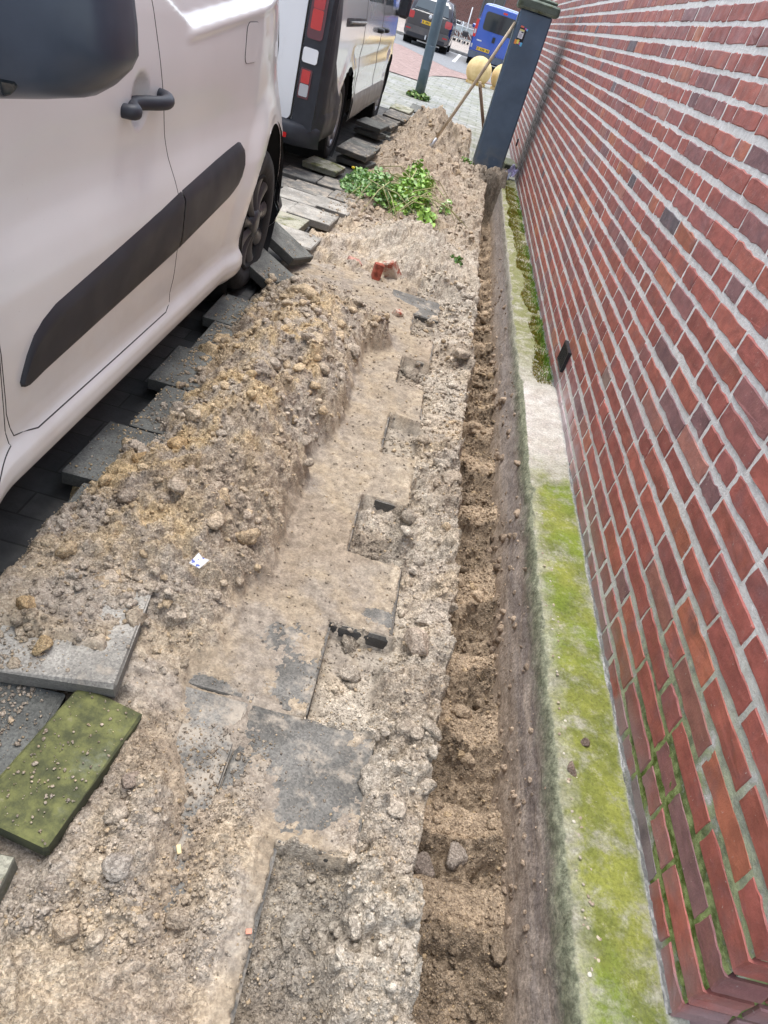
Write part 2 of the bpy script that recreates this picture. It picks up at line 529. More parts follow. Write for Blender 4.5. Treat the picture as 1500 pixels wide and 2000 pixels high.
M_LANE = mk_clinker('lane_pavers', (.055, .055, .055), (.10, .098, .092), .21, .105)
M_WALK = mk_clinker('walk_tiles', (.27, .272, .255), (.32, .318, .295), .30, .30, (.20, .21, .175), .04, 0, .4, .2)
M_PINK = mk_clinker('red_pavers', (.29, .20, .18), (.34, .245, .22), .21, .105, (.22, .17, .15), .05, .3, 0, .2)
M_ASPH = plain('asphalt', (.22, .225, .23), .9, .12, 14, .3)
M_GROUND = plain('ground_stone', (.27, .26, .24), .95, .15, 3, .3)
M_BAY = mk_clinker('bay_pavers', (.33, .29, .26), (.42, .37, .33), .21, .105, (.18, .16, .14), .05, 0, 0, .2)

# ------------------------------------------------------------------ ground sheets (with a gap where the dig is)
def sheet(name, polys, z, mat, kind='structure', parent=None):
    mb = MB()
    for p in polys:
        mb.add([(x, y, z) for x, y in p], [tuple(range(len(p)))])
    o = mb.build(name, mat, parent)
    return tag(o, kind=kind) if kind else o

GX0, GX1, GY0, GY1 = -.74, 1.2, -2.0, 8.95
ground = sheet('ground', [[(-600, -600), (GX0, -600), (GX0, 900), (-600, 900)],
                          [(GX1, -600), (600, -600), (600, 900), (GX1, 900)],
                          [(GX0, GY1), (GX1, GY1), (GX1, 900), (GX0, 900)],
                          [(GX0, -600), (GX1, -600), (GX1, GY0), (GX0, GY0)]], -.012, M_GROUND)
lane = sheet('parking_lane', [[(-5.5, -8), (-.74, -8), (-.74, 9.0), (-.79, 11.6), (-5.5, 11.6)]], -.004, M_LANE)
pavement = sheet('pavement', [[(-.79, 8.95), (.66, 8.95), (.66, 8.97), (.86, 8.97), (.86, 13.2), (9, 13.2), (9, 24.6), (.9, 24.2), (.1, 22.6),
                               (-.55, 21.4), (-1.0, 19.6), (-1.1, 17.4), (-9, 16.8), (-9, 11.6), (-.79, 11.6)]], .0, M_WALK)
red = sheet('cycle_path', [[(-9, 17.0), (-1.1, 17.6), (-.9, 20.2), (-.5, 21.9), (.2, 23.2), (1.0, 24.7), (9, 25.2), (9, 26.8), (.4, 25.2), (-.8, 25.2), (-2.6, 29.2), (-9, 30.0)]], .004, M_PINK)
road = sheet('road', [[(-60, 29.4), (-2.6, 28.6), (-.7, 24.6), (.5, 24.6), (60, 26.2), (60, 36.2), (-60, 36.2)]], .008, M_ASPH)
M_LINE = plain('road_paint', (.72, .72, .70), .7, .1, 20)
sheet('bay_marking', [[(-.80, 28.9), (-.68, 28.9), (-.66, 36.0), (-.78, 36.0)]], .012, M_LINE)
kerb = MB().box((-15, 36.35, .06), (60, .3, .14), ch=.02).box((30.4, 36.35, .06), (30, .3, .14), ch=.02).build('kerb', plain('kerb_stone', (.36, .34, .31), .9, .12, 8, .3))
tag(kerb, kind='structure')
sheet('far_pavement', [[(-60, 36.5), (60, 36.5), (60, 75), (-60, 75)]], .10, M_BAY)

# ------------------------------------------------------------------ soil
LIPY = np.array([-.6, .3, .47, .81, 1.085, 1.25, 1.49, 1.96, 2.74, 3.08, 3.78, 6.03, 7.09, 8.2])
LIPX = np.array([.35, .35, .345, .338, .366, .368, .374, .374, .38, .394, .405, .417, .445, .46])
FOOTY = np.array([-.6, .60, .87, 1.05, 1.10, 1.24, 1.54, 1.71, 2.07, 2.46, 2.79, 3.05, 3.16, 3.30, 3.5, 3.7])
FOOTX = np.array([-.30, -.30, -.265, -.235, -.195, -.147, -.107, -.135, -.116, -.085, -.115, -.06, .0, -.05, -.2, -.35])
AY = np.array([-.6, .75, .95, 1.15, 1.4, 1.85, 2.3, 2.75, 3.05, 3.35, 3.6, 4.0])
AH = np.array([.0, .02, .055, .10, .135, .155, .17, .18, .165, .10, .04, .0])
TROW0, TP = .680, .302
ROWJ = [0, .008, -.006, .01, -.012, .0, .012, -.01, .006, -.006, .01, 0, 0, .01, -.01, 0]
def tile_edge(y):
    k = np.floor((y - TROW0) / TP).astype(int)
    e = np.where(k % 2 == 0, .208, .060)
    j = np.take(ROWJ, np.clip(k + 1, 0, 15))
    return e + j

def rowk_(y): return np.floor((y - TROW0) / TP).astype(int)
def soil_fields(x, y):
    """height and colour of the dug soil"""
    lip = np.interp(y, LIPY, LIPX) + .026 * fbm(y * 0 + 3.1, y, 4, 5, 21) + .012 * vnoise(x * 6, y * 14, 8)
    big = fbm(x, y, 2.3, 4, 1); med = fbm(x, y, 9, 5, 2, .55); fine = fbm(x, y, 42, 5, 3, .6)
    l1 = lumps(x, y, 13, 31, .55); l2 = lumps(x, y, 27, 32, .75); l3 = lumps(x, y, 60, 33, .9); l4 = lumps(x, y, 125, 34, .9)
    fa = sstep(7.0, 3.5, y); fb = sstep(4.5, 2.0, y)
    fm = sstep(5.0, 3.0, y); med = med * fm + fbm(x, y, 6, 2, 2) * (1 - fm)
    l3 = l3 * fa; l4 = l4 * fb; fine = fine * (.3 + .7 * fb)
    lum = .030 * l1 + .020 * l2 * (.15 + .85 * sstep(7, 3.6, y)) + .0105 * l3 + .005 * l4
    # spoil heap along the left
    foot = np.interp(y, FOOTY, FOOTX) + .10 * fbm(x * .3, y, 2.6, 4, 41) + .012 * vnoise(x * 30, y * 30, 9)
    A = np.interp(y, AY, AH)
    d = foot - x
    rise = .42 * sstep(0, .075, d) + .58 * sstep(.02, .25, d)
    left = np.interp(x, [-.80, -.70, -.655, -.60, -.48, -.40, .5], [-.45, -.1, .25, .52, .9, 1, 1])
    lw = .045 * fbm(x, y, 6, 3, 44)
    lw = lw + .075 * sstep(1.75, 1.45, y)
    left = np.interp(x + lw, [-.80, -.71, -.66, -.60, -.48, -.40, .5], [-.45, -.15, .22, .55, .92, 1, 1])
    heap = A * rise * left * (1 + .55 * big + .18 * fbm(x, y, 5, 3, 46))
    # thin sand over the old tiles
    film = .0045 + .006 * med + .003 * fine + .006 * big
    def blob(cx, cy, rx, ry): return np.exp(-((x - cx) / rx) ** 2 - ((y - cy) / ry) ** 2)
    film = film - .013 * blob(.10, .86, .13, .17) - .010 * blob(-.02, 1.17, .12, .14) - .012 * blob(-.18, .97, .07, .05) - .014 * blob(.14, 3.72, .10, .15) - .010 * blob(-.35, 3.75, .12, .2)
    film = film - .012 * blob(.16, 1.36, .06, .035)
    film = film + .010 * blob(.16, 2.1, .2, .18) + .012 * blob(.1, 2.75, .2, .25) + .010 * blob(-.02, 1.55, .12, .2)
    film = film + .010 * sstep(.74, .60, y)
    edge = tile_edge(y)
    sp = sstep(.085, .0, edge - x + .05 * fbm(x, y, 8, 4, 15)) * sstep(.10, .35, fbm(x, y, 5, 3, 16) + .1 * (rowk_(y) % 2 == 0))
    onfilm = film + .004 * l3 * sstep(.0, .3, big + .2) + .0025 * l4 + sp * (.004 + .6 * lum)
    spill = sstep(-.42, -.20, fbm(x, y, 7, 3, 13))
    edge_e = np.where(spill > .5, np.minimum(np.minimum(tile_edge(y - .009), tile_edge(y + .009)), edge), edge + .004) - .007 * spill
    off = sstep(-.002, .003, x - edge_e - .003 * vnoise(x * 60, y * 60, 12))
    dl = lip - x
    strip = -.036 + .030 * sstep(.16, .03, dl) + .022 * (big + .2) + (lum + .030 * lumps(x, y, 8.5, 38, .55) + .012 * lumps(x, y, 18, 39, .7)) * (.55 + .9 * sstep(.0, .4, big + .25)) + .006 * med
    rowk = np.floor((y - TROW0) / TP).astype(int)
    notch = (rowk % 2 != 0) * sstep(.225, .19, x + .05 * fbm(x, y, 9, 4, 14)) * (y < 4.0)
    ncr = np.where((rowk == -1) | (rowk == 3), 1.0, .12)
    strip = strip * (1 - notch) + notch * (-.043 + lum * ncr * .9 + .003 * fine + .004 * med)
    frontgap = np.exp(-((y - TROW0 - rowk * TP - TP) / .02) ** 2) * notch
    strip = strip - .006 * frontgap
    strip = np.where(y > 4.2, np.maximum(strip, -.01 + .03 * big + lum), strip)
    flat = onfilm * (1 - off) + strip * off
    tiles_on = sstep(4.15, 4.0, y)
    flat = flat * tiles_on + strip * (1 - tiles_on)
    hl = sstep(.01, .06, d) * sstep(.02, .10, A)
    z = flat + heap + hl * (lum * 1.15 + .012 * med + .004 * fine)
    # near left corner: loose clods and a boot scrape
    nl = sstep(.84, .70, y) * sstep(.05, -.02, x) + sstep(-.18, -.26, x) * sstep(1.0, .8, y)
    nl = np.clip(nl, 0, 1)
    z = z + nl * (.018 + .020 * big + lum * .8 + .006 * med)
    sc = np.exp(-((x + .105 + .12 * (y - .62)) / .055) ** 2) * sstep(.90, .80, y) * sstep(.40, .52, y)
    z = z - .050 * sc + .022 * np.exp(-((x + .19 + .12 * (y - .62)) / .04) ** 2) * sstep(.86, .76, y) * sstep(.45, .55, y)
    # crumbs heaped on the big pale tile; hollow under the loose tiles in front of it
    mk = sstep(.895, .95, y + .02 * med) * sstep(1.42, 1.25, y) * sstep(-.375, -.42, x + .03 * med) * sstep(-.72, -.69, x + .02 * med)
    z = np.maximum(z, z * (1 - mk) + mk * (.104 + .02 * (big + .1) + .55 * lum + .004 * fine))
    hol = sstep(-.30, -.34, x) * sstep(.91, .88, y)
    z = np.where(hol > 0, np.minimum(z, z * (1 - hol) + hol * (.012 + .3 * lum)), z)
    # further mounds
    m2 = .17 * np.exp(-((x - .02 + .12 * (y - 4.7)) / .33) ** 2) * np.where(y < 4.75, np.exp(-((y - 4.75) / .55) ** 2), np.exp(-((y - 4.75) / .36) ** 2))
    m2 = m2 * (1 + .5 * big) * sstep(-.72, -.4, x)
    scoop = .07 * blob(.06, 3.98, .15, .11)
    m2s = sstep(.01, .08, m2)
    z = z + m2 - scoop + m2s * (.010 * med + .006 * fine + .35 * lum)
    fz = sstep(5.0, 5.6, y)
    z = z + fz * (.035 + .05 * big + .02 * med + .8 * lum) * sstep(-.68, -.5, x)
    z = z + .20 * np.exp(-((x + .28) / .36) ** 2) * np.exp(-((y - 10.0) / .75) ** 2) * (1 + .8 * big + .5 * med)
    z = z + .16 * np.exp(-((x + .05) / .22) ** 2) * np.exp(-((y - 9.1) / .45) ** 2) * (1 + .8 * med) + .10 * blob(-.12, 7.9, .25, .6) * (1 + .8 * med)
    z = z + .09 * blob(.08, 10.9, .2, .5)
    # outside the dig the soil dives under the paving
    out = np.maximum(sstep(-.69, -.80, x + .06 * big + .03 * med), sstep(11.1, 11.8, y + .5 * big))
    out = np.maximum(out, sstep(8.9, 9.2, y) * sstep(.20, .30, x))
    z = z * (1 - out) - .05 * out
    # trench
    steps = ((y * 3.1 + .95 * vnoise(y * 1.25, y * 0 + .5, 51) + .35 * vnoise(y * 3.1, x * 2, 54) + .25 * x) % 1.0)
    cut = sstep(.50, .60, steps) * sstep(.97, .90, steps)          # clean spade faces between crumbled heaps
    bl1 = lumps(x, y, 9, 36, .8); bl2 = lumps(x, y, 19, 37, .8)
    bot = -.375 + .035 * vnoise(y * .9, y * 0, 52) + .085 * (.65 + .7 * vnoise(y * 1.1 + 7, y * 0 + 2.5, 55)) * (sstep(.1, .75, steps) - sstep(.90, 1, steps) - .5) + (1 - cut) * (.055 * bl1 + .038 * bl2 + lum * .8 + .012 * med) + .004 * fine + .003 * cut * vnoise(x * 8, y * 90, 53)
    bot = bot + .05 * sstep(.07, .0, x - lip) + .035 * sstep(.58, .64, x)
    inn = sstep(0, .030, x - lip + .008 * med)
    inn = inn * sstep(8.30, 8.05, y + .1 * (x - .55) + .05 * med)
    wz = z * (1 - inn) + bot * inn
    # colour --------------------------------------------------------------
    grey = np.array([.42, .355, .29]); yel = np.array([.57, .425, .25]); pale = np.array([.49, .43, .355]); dark = np.array([.25, .20, .165]); brn = np.array([.37, .29, .215])
    def L(a, b, t): return a + (b - a) * t[..., None]
    n1 = fbm(x, y, 3.0, 5, 61, .6); n2 = fbm(x, y, 7, 5, 62, .6); n3 = fbm(x, y, 2.2, 4, 63)
    c = np.broadcast_to(grey, x.shape + (3,)).astype(float)
    hy = sstep(.05, .22, d + .25 * n1) * sstep(1.1, 1.4, y) * sstep(3.2, 2.9, y)
    c = L(c, yel, np.clip(sstep(-.2, .24, n2) * (.34 + .66 * hy), 0, 1))
    ft = sstep(1.25, 1.7, y) * sstep(4.2, 3.6, y) * sstep(.0, -.05, d) * (1 - off)
    c = L(c, (yel + pale) / 2, np.clip(ft * .35, 0, 1))
    c = L(c, pale, np.clip(off * .8 * sstep(-.35, .1, n3) + .25 * sstep(.05, .35, n1), 0, 1))
    c = L(c, brn, np.clip(sstep(.02, .3, n3) * .6 * sstep(4.0, 3.4, y), 0, 1))
    c = L(c, dark, np.clip(sstep(.15, .42, fbm(x, y, 4.4, 5, 64, .6)) * .65 * (.35 + .65 * hl), 0, 1))
    c = L(c, brn, sstep(4.9, 5.6, y) * .55)
    c = L(c, pale, m2s * .55 * (1 - fz))
    c = L(c, brn * .8, np.clip(sc * .8, 0, 1))
    c = L(c, dark, np.exp(-((x + .06) / .06) ** 2 - ((y - 3.22) / .12) ** 2) * .9)
    tb = np.array([.30, .228, .16])
    c = L(c, tb * (1 + .5 * n2[..., None] + .3 * n1[..., None] + .42 * cut[..., None]), inn)
    c = c * (1 - .62 * sstep(7.7, 8.05, y) * sstep(8.6, 8.35, y) * sstep(.36, .42, x))[..., None]  # shade of the deep trench end painted into the soil colour
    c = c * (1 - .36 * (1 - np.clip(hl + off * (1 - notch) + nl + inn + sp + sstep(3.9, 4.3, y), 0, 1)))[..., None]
    c = c * (1 + .22 * fine + .14 * med)[..., None] * np.array([1.05, 1.075, 1.07])
    rgh = np.clip(np.maximum.reduce([.25 + 0 * x, hl, off * (1 - notch * (1 - ncr)), nl, sp, inn * (1 - .8 * cut), sstep(3.9, 4.3, y)]), 0, 1) * (1 - .7 * np.clip(sc, 0, 1))
    c = np.concatenate([np.clip(c, .02, .8), rgh[..., None]], -1)
    return wz, c, inn, hl, off

xs = np.unique(np.concatenate([np.arange(-.95, -.70, .008), np.arange(-.70, .46, .0040), np.arange(.46, .70, .0048)]))
ys = [-.6]
while ys[-1] < .30: ys.append(ys[-1] + .02)
while ys[-1] < 12.4: ys.append(ys[-1] + max(.0034, .0036 * ys[-1]))
ys = np.array(ys)
GX, GY = np.meshgrid(xs, ys)
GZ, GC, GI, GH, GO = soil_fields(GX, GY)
# small sideways push so that lumps overhang and rims are ragged
PX = GX + .004 * fbm(GX, GY, 45, 3, 71) * (GX > -.9) * (GX < .62)
PY = GY + .004 * fbm(GX, GY, 45, 3, 72)
nr, nc = GX.shape
ii = (np.arange(nr - 1)[:, None] * nc + np.arange(nc - 1)[None, :]).ravel()
FQ = np.stack([ii, ii + 1, ii + nc + 1, ii + nc], 1)
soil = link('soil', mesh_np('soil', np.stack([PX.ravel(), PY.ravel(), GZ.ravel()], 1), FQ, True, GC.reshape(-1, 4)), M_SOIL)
tag(soil, kind='structure')

def soil_at(x, y):
    i = np.clip(np.searchsorted(ys, y), 0, nr - 1); j = np.clip(np.searchsorted(xs, x), 0, nc - 1)
    return GZ[i, j], GC[i, j][..., :3], GI[i, j], GH[i, j], GO[i, j]

# ------------------------------------------------------------------ paving tiles
TT = .045
_tm = {}
def tile_mesh(sx, sy, th, var, mat):
    k = (sx, sy, th, var, mat.name)
    if k not in _tm:
        me = MB().box((0, 0, -th / 2), (sx, sy, th), ch=.006, jit=.0028).mesh('tile')
        me.materials.append(mat)
        _tm[k] = me
    return _tm[k]
TOPS = []      # (cx, cy, hx, hy, rot, ztop) for things lying on tiles
def tile(name, cx, cy, z, sx=.297, sy=.297, rz=0.0, mat=None, parent=None, tilt=(0, 0), th=TT):
    me = tile_mesh(sx, sy, th, random.randrange(4), mat or M_TILE)
    o = bpy.data.objects.new(name, me); COL.objects.link(o)
    o.location = (cx, cy, z); o.rotation_euler = (tilt[0], tilt[1], rz)
    if parent: o.parent = parent
    TOPS.append((cx, cy, sx / 2, sy / 2, rz, z, tilt))
    return o
# old footpath on the trench side, half-bond, tops at z = 0
for k in range(-2, 11):
    y0 = TROW0 + k * TP
    e = float(tile_edge(np.array([y0 + .1]))[0])
    for q in range(2 if k < 8 else 1):
        tile('tile', e - .149 - q * .301, y0 + TP / 2, random.uniform(-.002, .002), rz=random.uniform(-.012, .012), mat=random.choice([M_TILE, M_TILE, M_TILE_S]), parent=pavement)
# row of raised tiles along the van, saw-tooth edge
ROWS = [(1.17, -.708), (1.478, -.780), (1.785, -.722), (2.090, -.787), (2.398, -.748), (2.70, -.80)]
for i, (y0, xl) in enumerate(ROWS):
    for q in range(1):
        tile('tile', xl + .150 + q * .301, y0 + .153, .082 + random.uniform(-.006, .006) - .03 * q, rz=random.uniform(-.02, .02), tilt=(random.uniform(-.01, .01), random.uniform(-.012, .012)),
             mat=M_TILE_D, parent=pavement)
# pale tiles still in place by the van's rear wheel
PT = [(-.755, 4.24, .050, M_TILE_P), (-.90, 4.52, .05, M_TILE_G), (-.76, 4.85, .045, M_TILE_P), (-1.06, 4.86, .04, M_TILE_P), (-.93, 5.17, .045, M_TILE_P), (-.70, 5.22, .045, M_TILE_P),
      (-.62, 5.60, .035, M_TILE_S), (-.92, 5.52, .035, M_TILE_S), (-1.21, 4.55, .02, M_TILE), (-1.23, 5.2, .02, M_TILE), (-1.22, 5.55, .02, M_TILE), (-.78, 5.95, .03, M_TILE_S), (-1.08, 5.92, .03, M_TILE), (-1.06, 4.24, .04, M_TILE_G)]
for cx, cy, z, m in PT:
    tile('tile', cx, cy, z, sx=.297, sy=.297, rz=random.uniform(-.03, .02) - .03, mat=m, parent=pavement, tilt=(random.uniform(-.012, .012), random.uniform(-.012, .012)))

# loose tiles: things of their own
def loose(label, cx, cy, z, mat, rz=0.0, sx=.297, sy=.297, tilt=(0, 0), group='loose paving tiles'):
    o = tile('paving_tile', cx, cy, z, sx, sy, rz, mat, None, tilt)
    return tag(o, label, 'paving tile', group)
loose('big pale tile heaped with yellow crumbs beside the mossy half tile', -.510, .985, .100, M_TILE_P, rz=.13, tilt=(.01, -.02))
loose('mossy yellow-green half tile lying askew at the left edge', -.372, .702, .072, M_TILE_M, rz=-.155, sx=.150, sy=.302, tilt=(-.02, .03))
loose('dark green-grey tile half hidden under the mossy half tile', -.585, .695, .048, M_TILE_D, rz=.05)
loose('small pale grey tile corner below the mossy half tile', -.505, .372, .052, M_TILE_G, rz=.05)
loose('dark tile tipped up on edge against the rear tyre', -.735, 3.86, .13, M_TILE_D, rz=-.28, tilt=(-.18, .38))
loose('dark tile tipped up in front of the one against the tyre', -.755, 3.50, .10, M_TILE_D, rz=-.32, tilt=(-.12, .34))
# shingled rows of lifted tiles beside the rear van
def row_of(labels, pts):
    for lab, (cx, cy, z, m, rz, tl) in zip(labels, pts):
        loose(lab, cx, cy, z, m, rz, tilt=tl, group='lifted tiles beside the white rear van')
row_of(['nearest grey tile of the pile by the rear van wheel, thick front edge showing', 'second grey tile of the pile by the rear van wheel',
        'third grey tile of the pile by the rear van wheel', 'mossy tile lying flat before the pile by the rear van wheel',
        'bottom tile under the front of the pile by the rear van wheel'],
       [(-.815, 6.95, .145, M_TILE, -.16, (.05, .02)), (-.82, 7.20, .135, M_TILE_D, -.14, (.06, .02)), (-.83, 7.52, .105, M_TILE, -.1, (.06, .01)), (-.98, 6.32, .07, M_TILE_G, -.1, (.02, .02)),
        (-.80, 6.98, .06, M_TILE_D, -.18, (.0, .0))])
row_of(['front tile of the middle pile beside the rear van', 'second tile of the middle pile beside the rear van', 'back tile of the middle pile beside the rear van', 'bottom tile under the front of the middle pile beside the rear van'],
       [(-.90, 8.62, .165, M_TILE_D, -.22, (.08, .02)), (-.83, 9.02, .15, M_TILE, -.2, (.07, .02)), (-.84, 9.42, .13, M_TILE, -.18, (.07, .0)), (-.91, 8.66, .075, M_TILE_D, -.22, (0, 0))])
row_of(['front tile of the far row beside the front van wheel', 'second tile of the far row beside the front van wheel', 'third tile of the far row beside the front van wheel', 'last tile of the far row beside the front van wheel', 'dark tile end standing up behind the far row'],
       [(-.78, 10.15, .12, M_TILE, -.15, (.08, .02)), (-.80, 10.55, .10, M_TILE, -.15, (.07, .02)), (-.82, 11.25, .09, M_TILE_G, -.1, (.05, .0)), (-.84, 11.75, .06, M_TILE_G, -.1, (.05, .0)), (-.62, 12.15, .06, M_TILE_D, -.1, (.25, .0))])
loose('pale greenish tile lying flat at the left foot of the grey pillar', .13, 8.78, .045, M_TILE_G, rz=.1)

# ------------------------------------------------------------------ crumbs and clods
def tops_at(x, y, z):
    for (cx, cy, hx, hy, r, zt, tl) in TOPS:
        c, s_ = math.cos(-r), math.sin(-r)
        dx, dy = x - cx, y - cy
        u = dx * c - dy * s_; v = dx * s_ + dy * c
        m = (np.abs(u) < hx - .004) & (np.abs(v) < hy - .004)
        z = np.where(m, np.maximum(z, zt - u * math.tan(tl[1]) + v * math.tan(tl[0])), z)
    return z

def ico():
    t = (1 + 5 ** .5) / 2
    V = np.array([(-1, t, 0), (1, t, 0), (-1, -t, 0), (1, -t, 0), (0, -1, t), (0, 1, t), (0, -1, -t), (0, 1, -t), (t, 0, -1), (t, 0, 1), (-t, 0, -1), (-t, 0, 1)], float)
    V /= np.linalg.norm(V[0])
    F = np.array([(0, 11, 5), (0, 5, 1), (0, 1, 7), (0, 7, 10), (0, 10, 11), (1, 5, 9), (5, 11, 4), (11, 10, 2), (10, 7, 6), (7, 1, 8), (3, 9, 4), (3, 4, 2), (3, 2, 6), (3, 6, 8), (3, 8, 9), (4, 9, 5), (2, 4, 11), (6, 2, 10), (8, 6, 7), (9, 8, 1)])
    return V, F
def subdiv(V, F):
    V = list(map(tuple, V)); c = {}; out = []
    def mid(a, b):
        k = (min(a, b), max(a, b))
        if k not in c:
            m = np.array(V[a]) + np.array(V[b]); m /= np.linalg.norm(m); c[k] = len(V); V.append(tuple(m))
        return c[k]
    for a, b, d in F:
        x, y, z = mid(a, b), mid(b, d), mid(d, a)
        out += [(a, x, z), (b, y, x), (d, z, y), (x, y, z)]
    return np.array(V), np.array(out)
I0 = ico(); I1 = subdiv(*I0); I2 = subdiv(*I1); I3 = subdiv(*I2)

def clod_batch(base, pos, rad, colr, squash=(.5, .95), rough=.34):
    V, F = base; n = len(pos)
    dirs = rng.normal(size=(n, 7, 3)); dirs /= np.linalg.norm(dirs, axis=2, keepdims=True)
    off = rng.uniform(.42, .92, size=(n, 7))
    dots = np.einsum('vk,npk->nvp', V, dirs)
    cut = np.where(dots > 1e-3, off[:, None, :] / np.maximum(dots, 1e-3), 9).min(2)      # flat broken faces
    r = np.minimum(1.0, cut) * (1 + rng.uniform(-rough, rough, size=(n, len(V))) * .5)
    P = V[None] * r[..., None]
    P[..., 2] *= rng.uniform(*squash, size=(n, 1)); P[..., 0] *= rng.uniform(.75, 1.3, size=(n, 1))
    a = rng.uniform(0, 6.283, n); ca, sa = np.cos(a), np.sin(a)
    tx = rng.uniform(-.5, .5, n); ct, st = np.cos(tx), np.sin(tx)
    y1 = P[..., 1] * ct[:, None] - P[..., 2] * st[:, None]; z1 = P[..., 1] * st[:, None] + P[..., 2] * ct[:, None]
    x2 = P[..., 0] * ca[:, None] - y1 * sa[:, None]; y2 = P[..., 0] * sa[:, None] + y1 * ca[:, None]
    P = np.stack([x2, y2, z1], -1) * rad[:, None, None] + pos[:, None, :]
    FF = F[None] + (np.arange(n) * len(V))[:, None, None]
    CC = np.repeat(colr, len(V), 0)
    return P.reshape(-1, 3), FF.reshape(-1, 3), CC

def scatter(n, dens):
    """n points with y chosen so that they look evenly spread in the picture"""
    X = []; Y = []
    while sum(map(len, X)) < n:
        y = np.exp(rng.uniform(math.log(.42), math.log(11.0), 20000)); x = rng.uniform(-.80, .64, 20000)
        z, c, i, h, o = soil_at(x, y)
        k = rng.uniform(size=20000) < dens(x, y, i, h, o)
        X.append(x[k]); Y.append(y[k])
    return np.concatenate(X)[:n], np.concatenate(Y)[:n]

def d_small(x, y, i, h, o):
    nearleft = (y < .9) & (x < .0)
    d = .10 + .50 * h + .75 * o * (y < 4.3) + .4 * i + .9 * nearleft + .25 * (y > 4.9)
    d = d * (.35 + .9 * (fbm(x, y, 5, 3, 91) + .35))
    d = d * np.where((x > -.50) & (x < -.27) & (y > .50) & (y < .92), .12, 1)
    return np.clip(d, 0, 1) * np.where(x < -.73, .25 * (y < 3.2), 1) * (1 - (y > 8.9) * (x > .25))
def d_med(x, y, i, h, o):
    nearleft = (y < .85) & (x < -.05)
    d = .75 * h + .45 * o * (y < 4.3) + .45 * i + .8 * nearleft + .4 * (y > 4.9) * (x < .4)
    d = d + .6 * ((x < -.37) & (x > -.68) & (y > .90) & (y < 1.16))
    d = d * np.where((x > -.50) & (x < -.27) & (y > .50) & (y < .92), .03, 1)
    return np.clip(d * (.06 + 2.2 * np.clip(fbm(x, y, 5, 4, 92) + .16, 0, 1)), 0, 1) * (x > -.68) * (1 - (y > 8.9) * (x > .25))

def d_heap(x, y, i, h, o): return d_med(x, y, i, h, o) * np.clip(.15 + h + .3 * (y > 4.9), 0, 1)
parts = []
for base, n, lo, hi, fn, sink in ((I0, 52000, .0013, .0045, d_small, .25), (I0, 3600, .0045, .009, d_med, .30), (I1, 620, .008, .016, d_heap, .38), (I2, 130, .013, .032, d_heap, .44)):
    x, y = scatter(n, fn)
    z, c, *_ = soil_at(x, y)
    zt = tops_at(x, y, z)
    r = rng.uniform(0, 1, n) ** 2 * (hi - lo) + lo
    r = r * np.clip(y / 1.3, .9, 3.2) ** .75
    tint = rng.uniform(.92, 1.22, (n, 1)) * np.array([1, 1, 1])
    c = c * tint
    ye = rng.uniform(size=(n, 1)) < .16
    c = np.where(ye, c * .4 + np.array([.58, .435, .26]) * .6, c)
    pos = np.stack([x, y, zt + r * (.5 - sink)], 1)
    parts.append(clod_batch(base, pos, r, np.clip(c, .02, .8)))
def d_strip(x, y, i, h, o): return np.clip(.75 * o * (y < 4.2) * (1 - i) * (x > .10) + .8 * i * (x < .62), 0, 1) * np.clip(.1 + 2.5 * (fbm(x, y, 5, 3, 98) + .1), 0, 1)
for base, n, lo, hi in ((I2, 120, .014, .036), (I1, 300, .007, .014)):
    x, y = scatter(n, d_strip)
    z, c, *_ = soil_at(x, y)
    r = (rng.uniform(0, 1, n) ** 1.6 * (hi - lo) + lo) * np.clip(y / 1.6, .85, 2.0) ** .6
    parts.append(clod_batch(base, np.stack([x, y, z + r * .05], 1), r, np.clip(c * rng.uniform(.92, 1.1, (n, 1)), .02, .8)))
b = 0; VV = []; FF = []; CC = []
for v, f, c in parts:
    VV.append(v); FF.append(f + b); CC.append(c); b += len(v)
crumbs = link('soil_crumbs', mesh_np('soil_crumbs', np.concatenate(VV), np.concatenate(FF), False, np.concatenate(CC)), M_SOIL)
tag(crumbs, 'loose crumbs and clods of sandy soil on the spoil heap', 'soil', kind='stuff')

def clod(label, x, y, r, c=(.42, .34, .26), z=None, group='big clods of earth', squash=(.6, .8), name='earth_clod', mat=None, n=1):
    if z is None:
        z = float(tops_at(np.array([x]), np.array([y]), soil_at(np.array([x]), np.array([y]))[0])[0])
    v, f, cc = clod_batch(I3, np.array([[0, 0, 0.]]), np.array([r]), np.array([c]), squash, .05)
    d = v / r
    w = 1 + .10 * fbm(d[:, 0] + d[:, 2], d[:, 1] - d[:, 2], 2.2, 4, int(x * 1000) % 97)
    me = mesh_np(name, v * w[:, None], f, True, cc)
    o = link(name, me, mat or M_SOIL); o.location = (x, y, z + r * .35)
    return tag(o, label, 'clod', group)
clod('pale flat-topped clod on the trench edge beside the square notch', .278, 1.26, .042, (.47, .39, .31))
clod('left of two grey clods side by side on the trench floor', .450, .905, .034, (.30, .25, .21))
clod('right of two grey clods side by side on the trench floor', .515, .93, .034, (.36, .31, .26))
clod('small brown clod on the green ledge', .742, 1.122, .013, (.20, .15, .12), z=.004)
clod('crumbly dark brown clod on the green ledge near its rim', .700, 1.035, .018, (.22, .165, .13), z=.0, squash=(.35, .45))
clod('large yellow clod at the left on the big pale tile', -.60, .985, .027, (.50, .36, .2))
clod('large yellow clod near the front edge of the big pale tile', -.52, .90, .026, (.50, .37, .21))
clod('yellow clod on the dark tile under the van sill', -.60, 1.60, .030, (.52, .37, .2))
clod('leaning yellow clod behind the one on the dark tile', -.53, 1.70, .034, (.50, .36, .2))
clod('round brown clod at the top of the boot scrape', -.245, .70, .022, (.30, .24, .19))
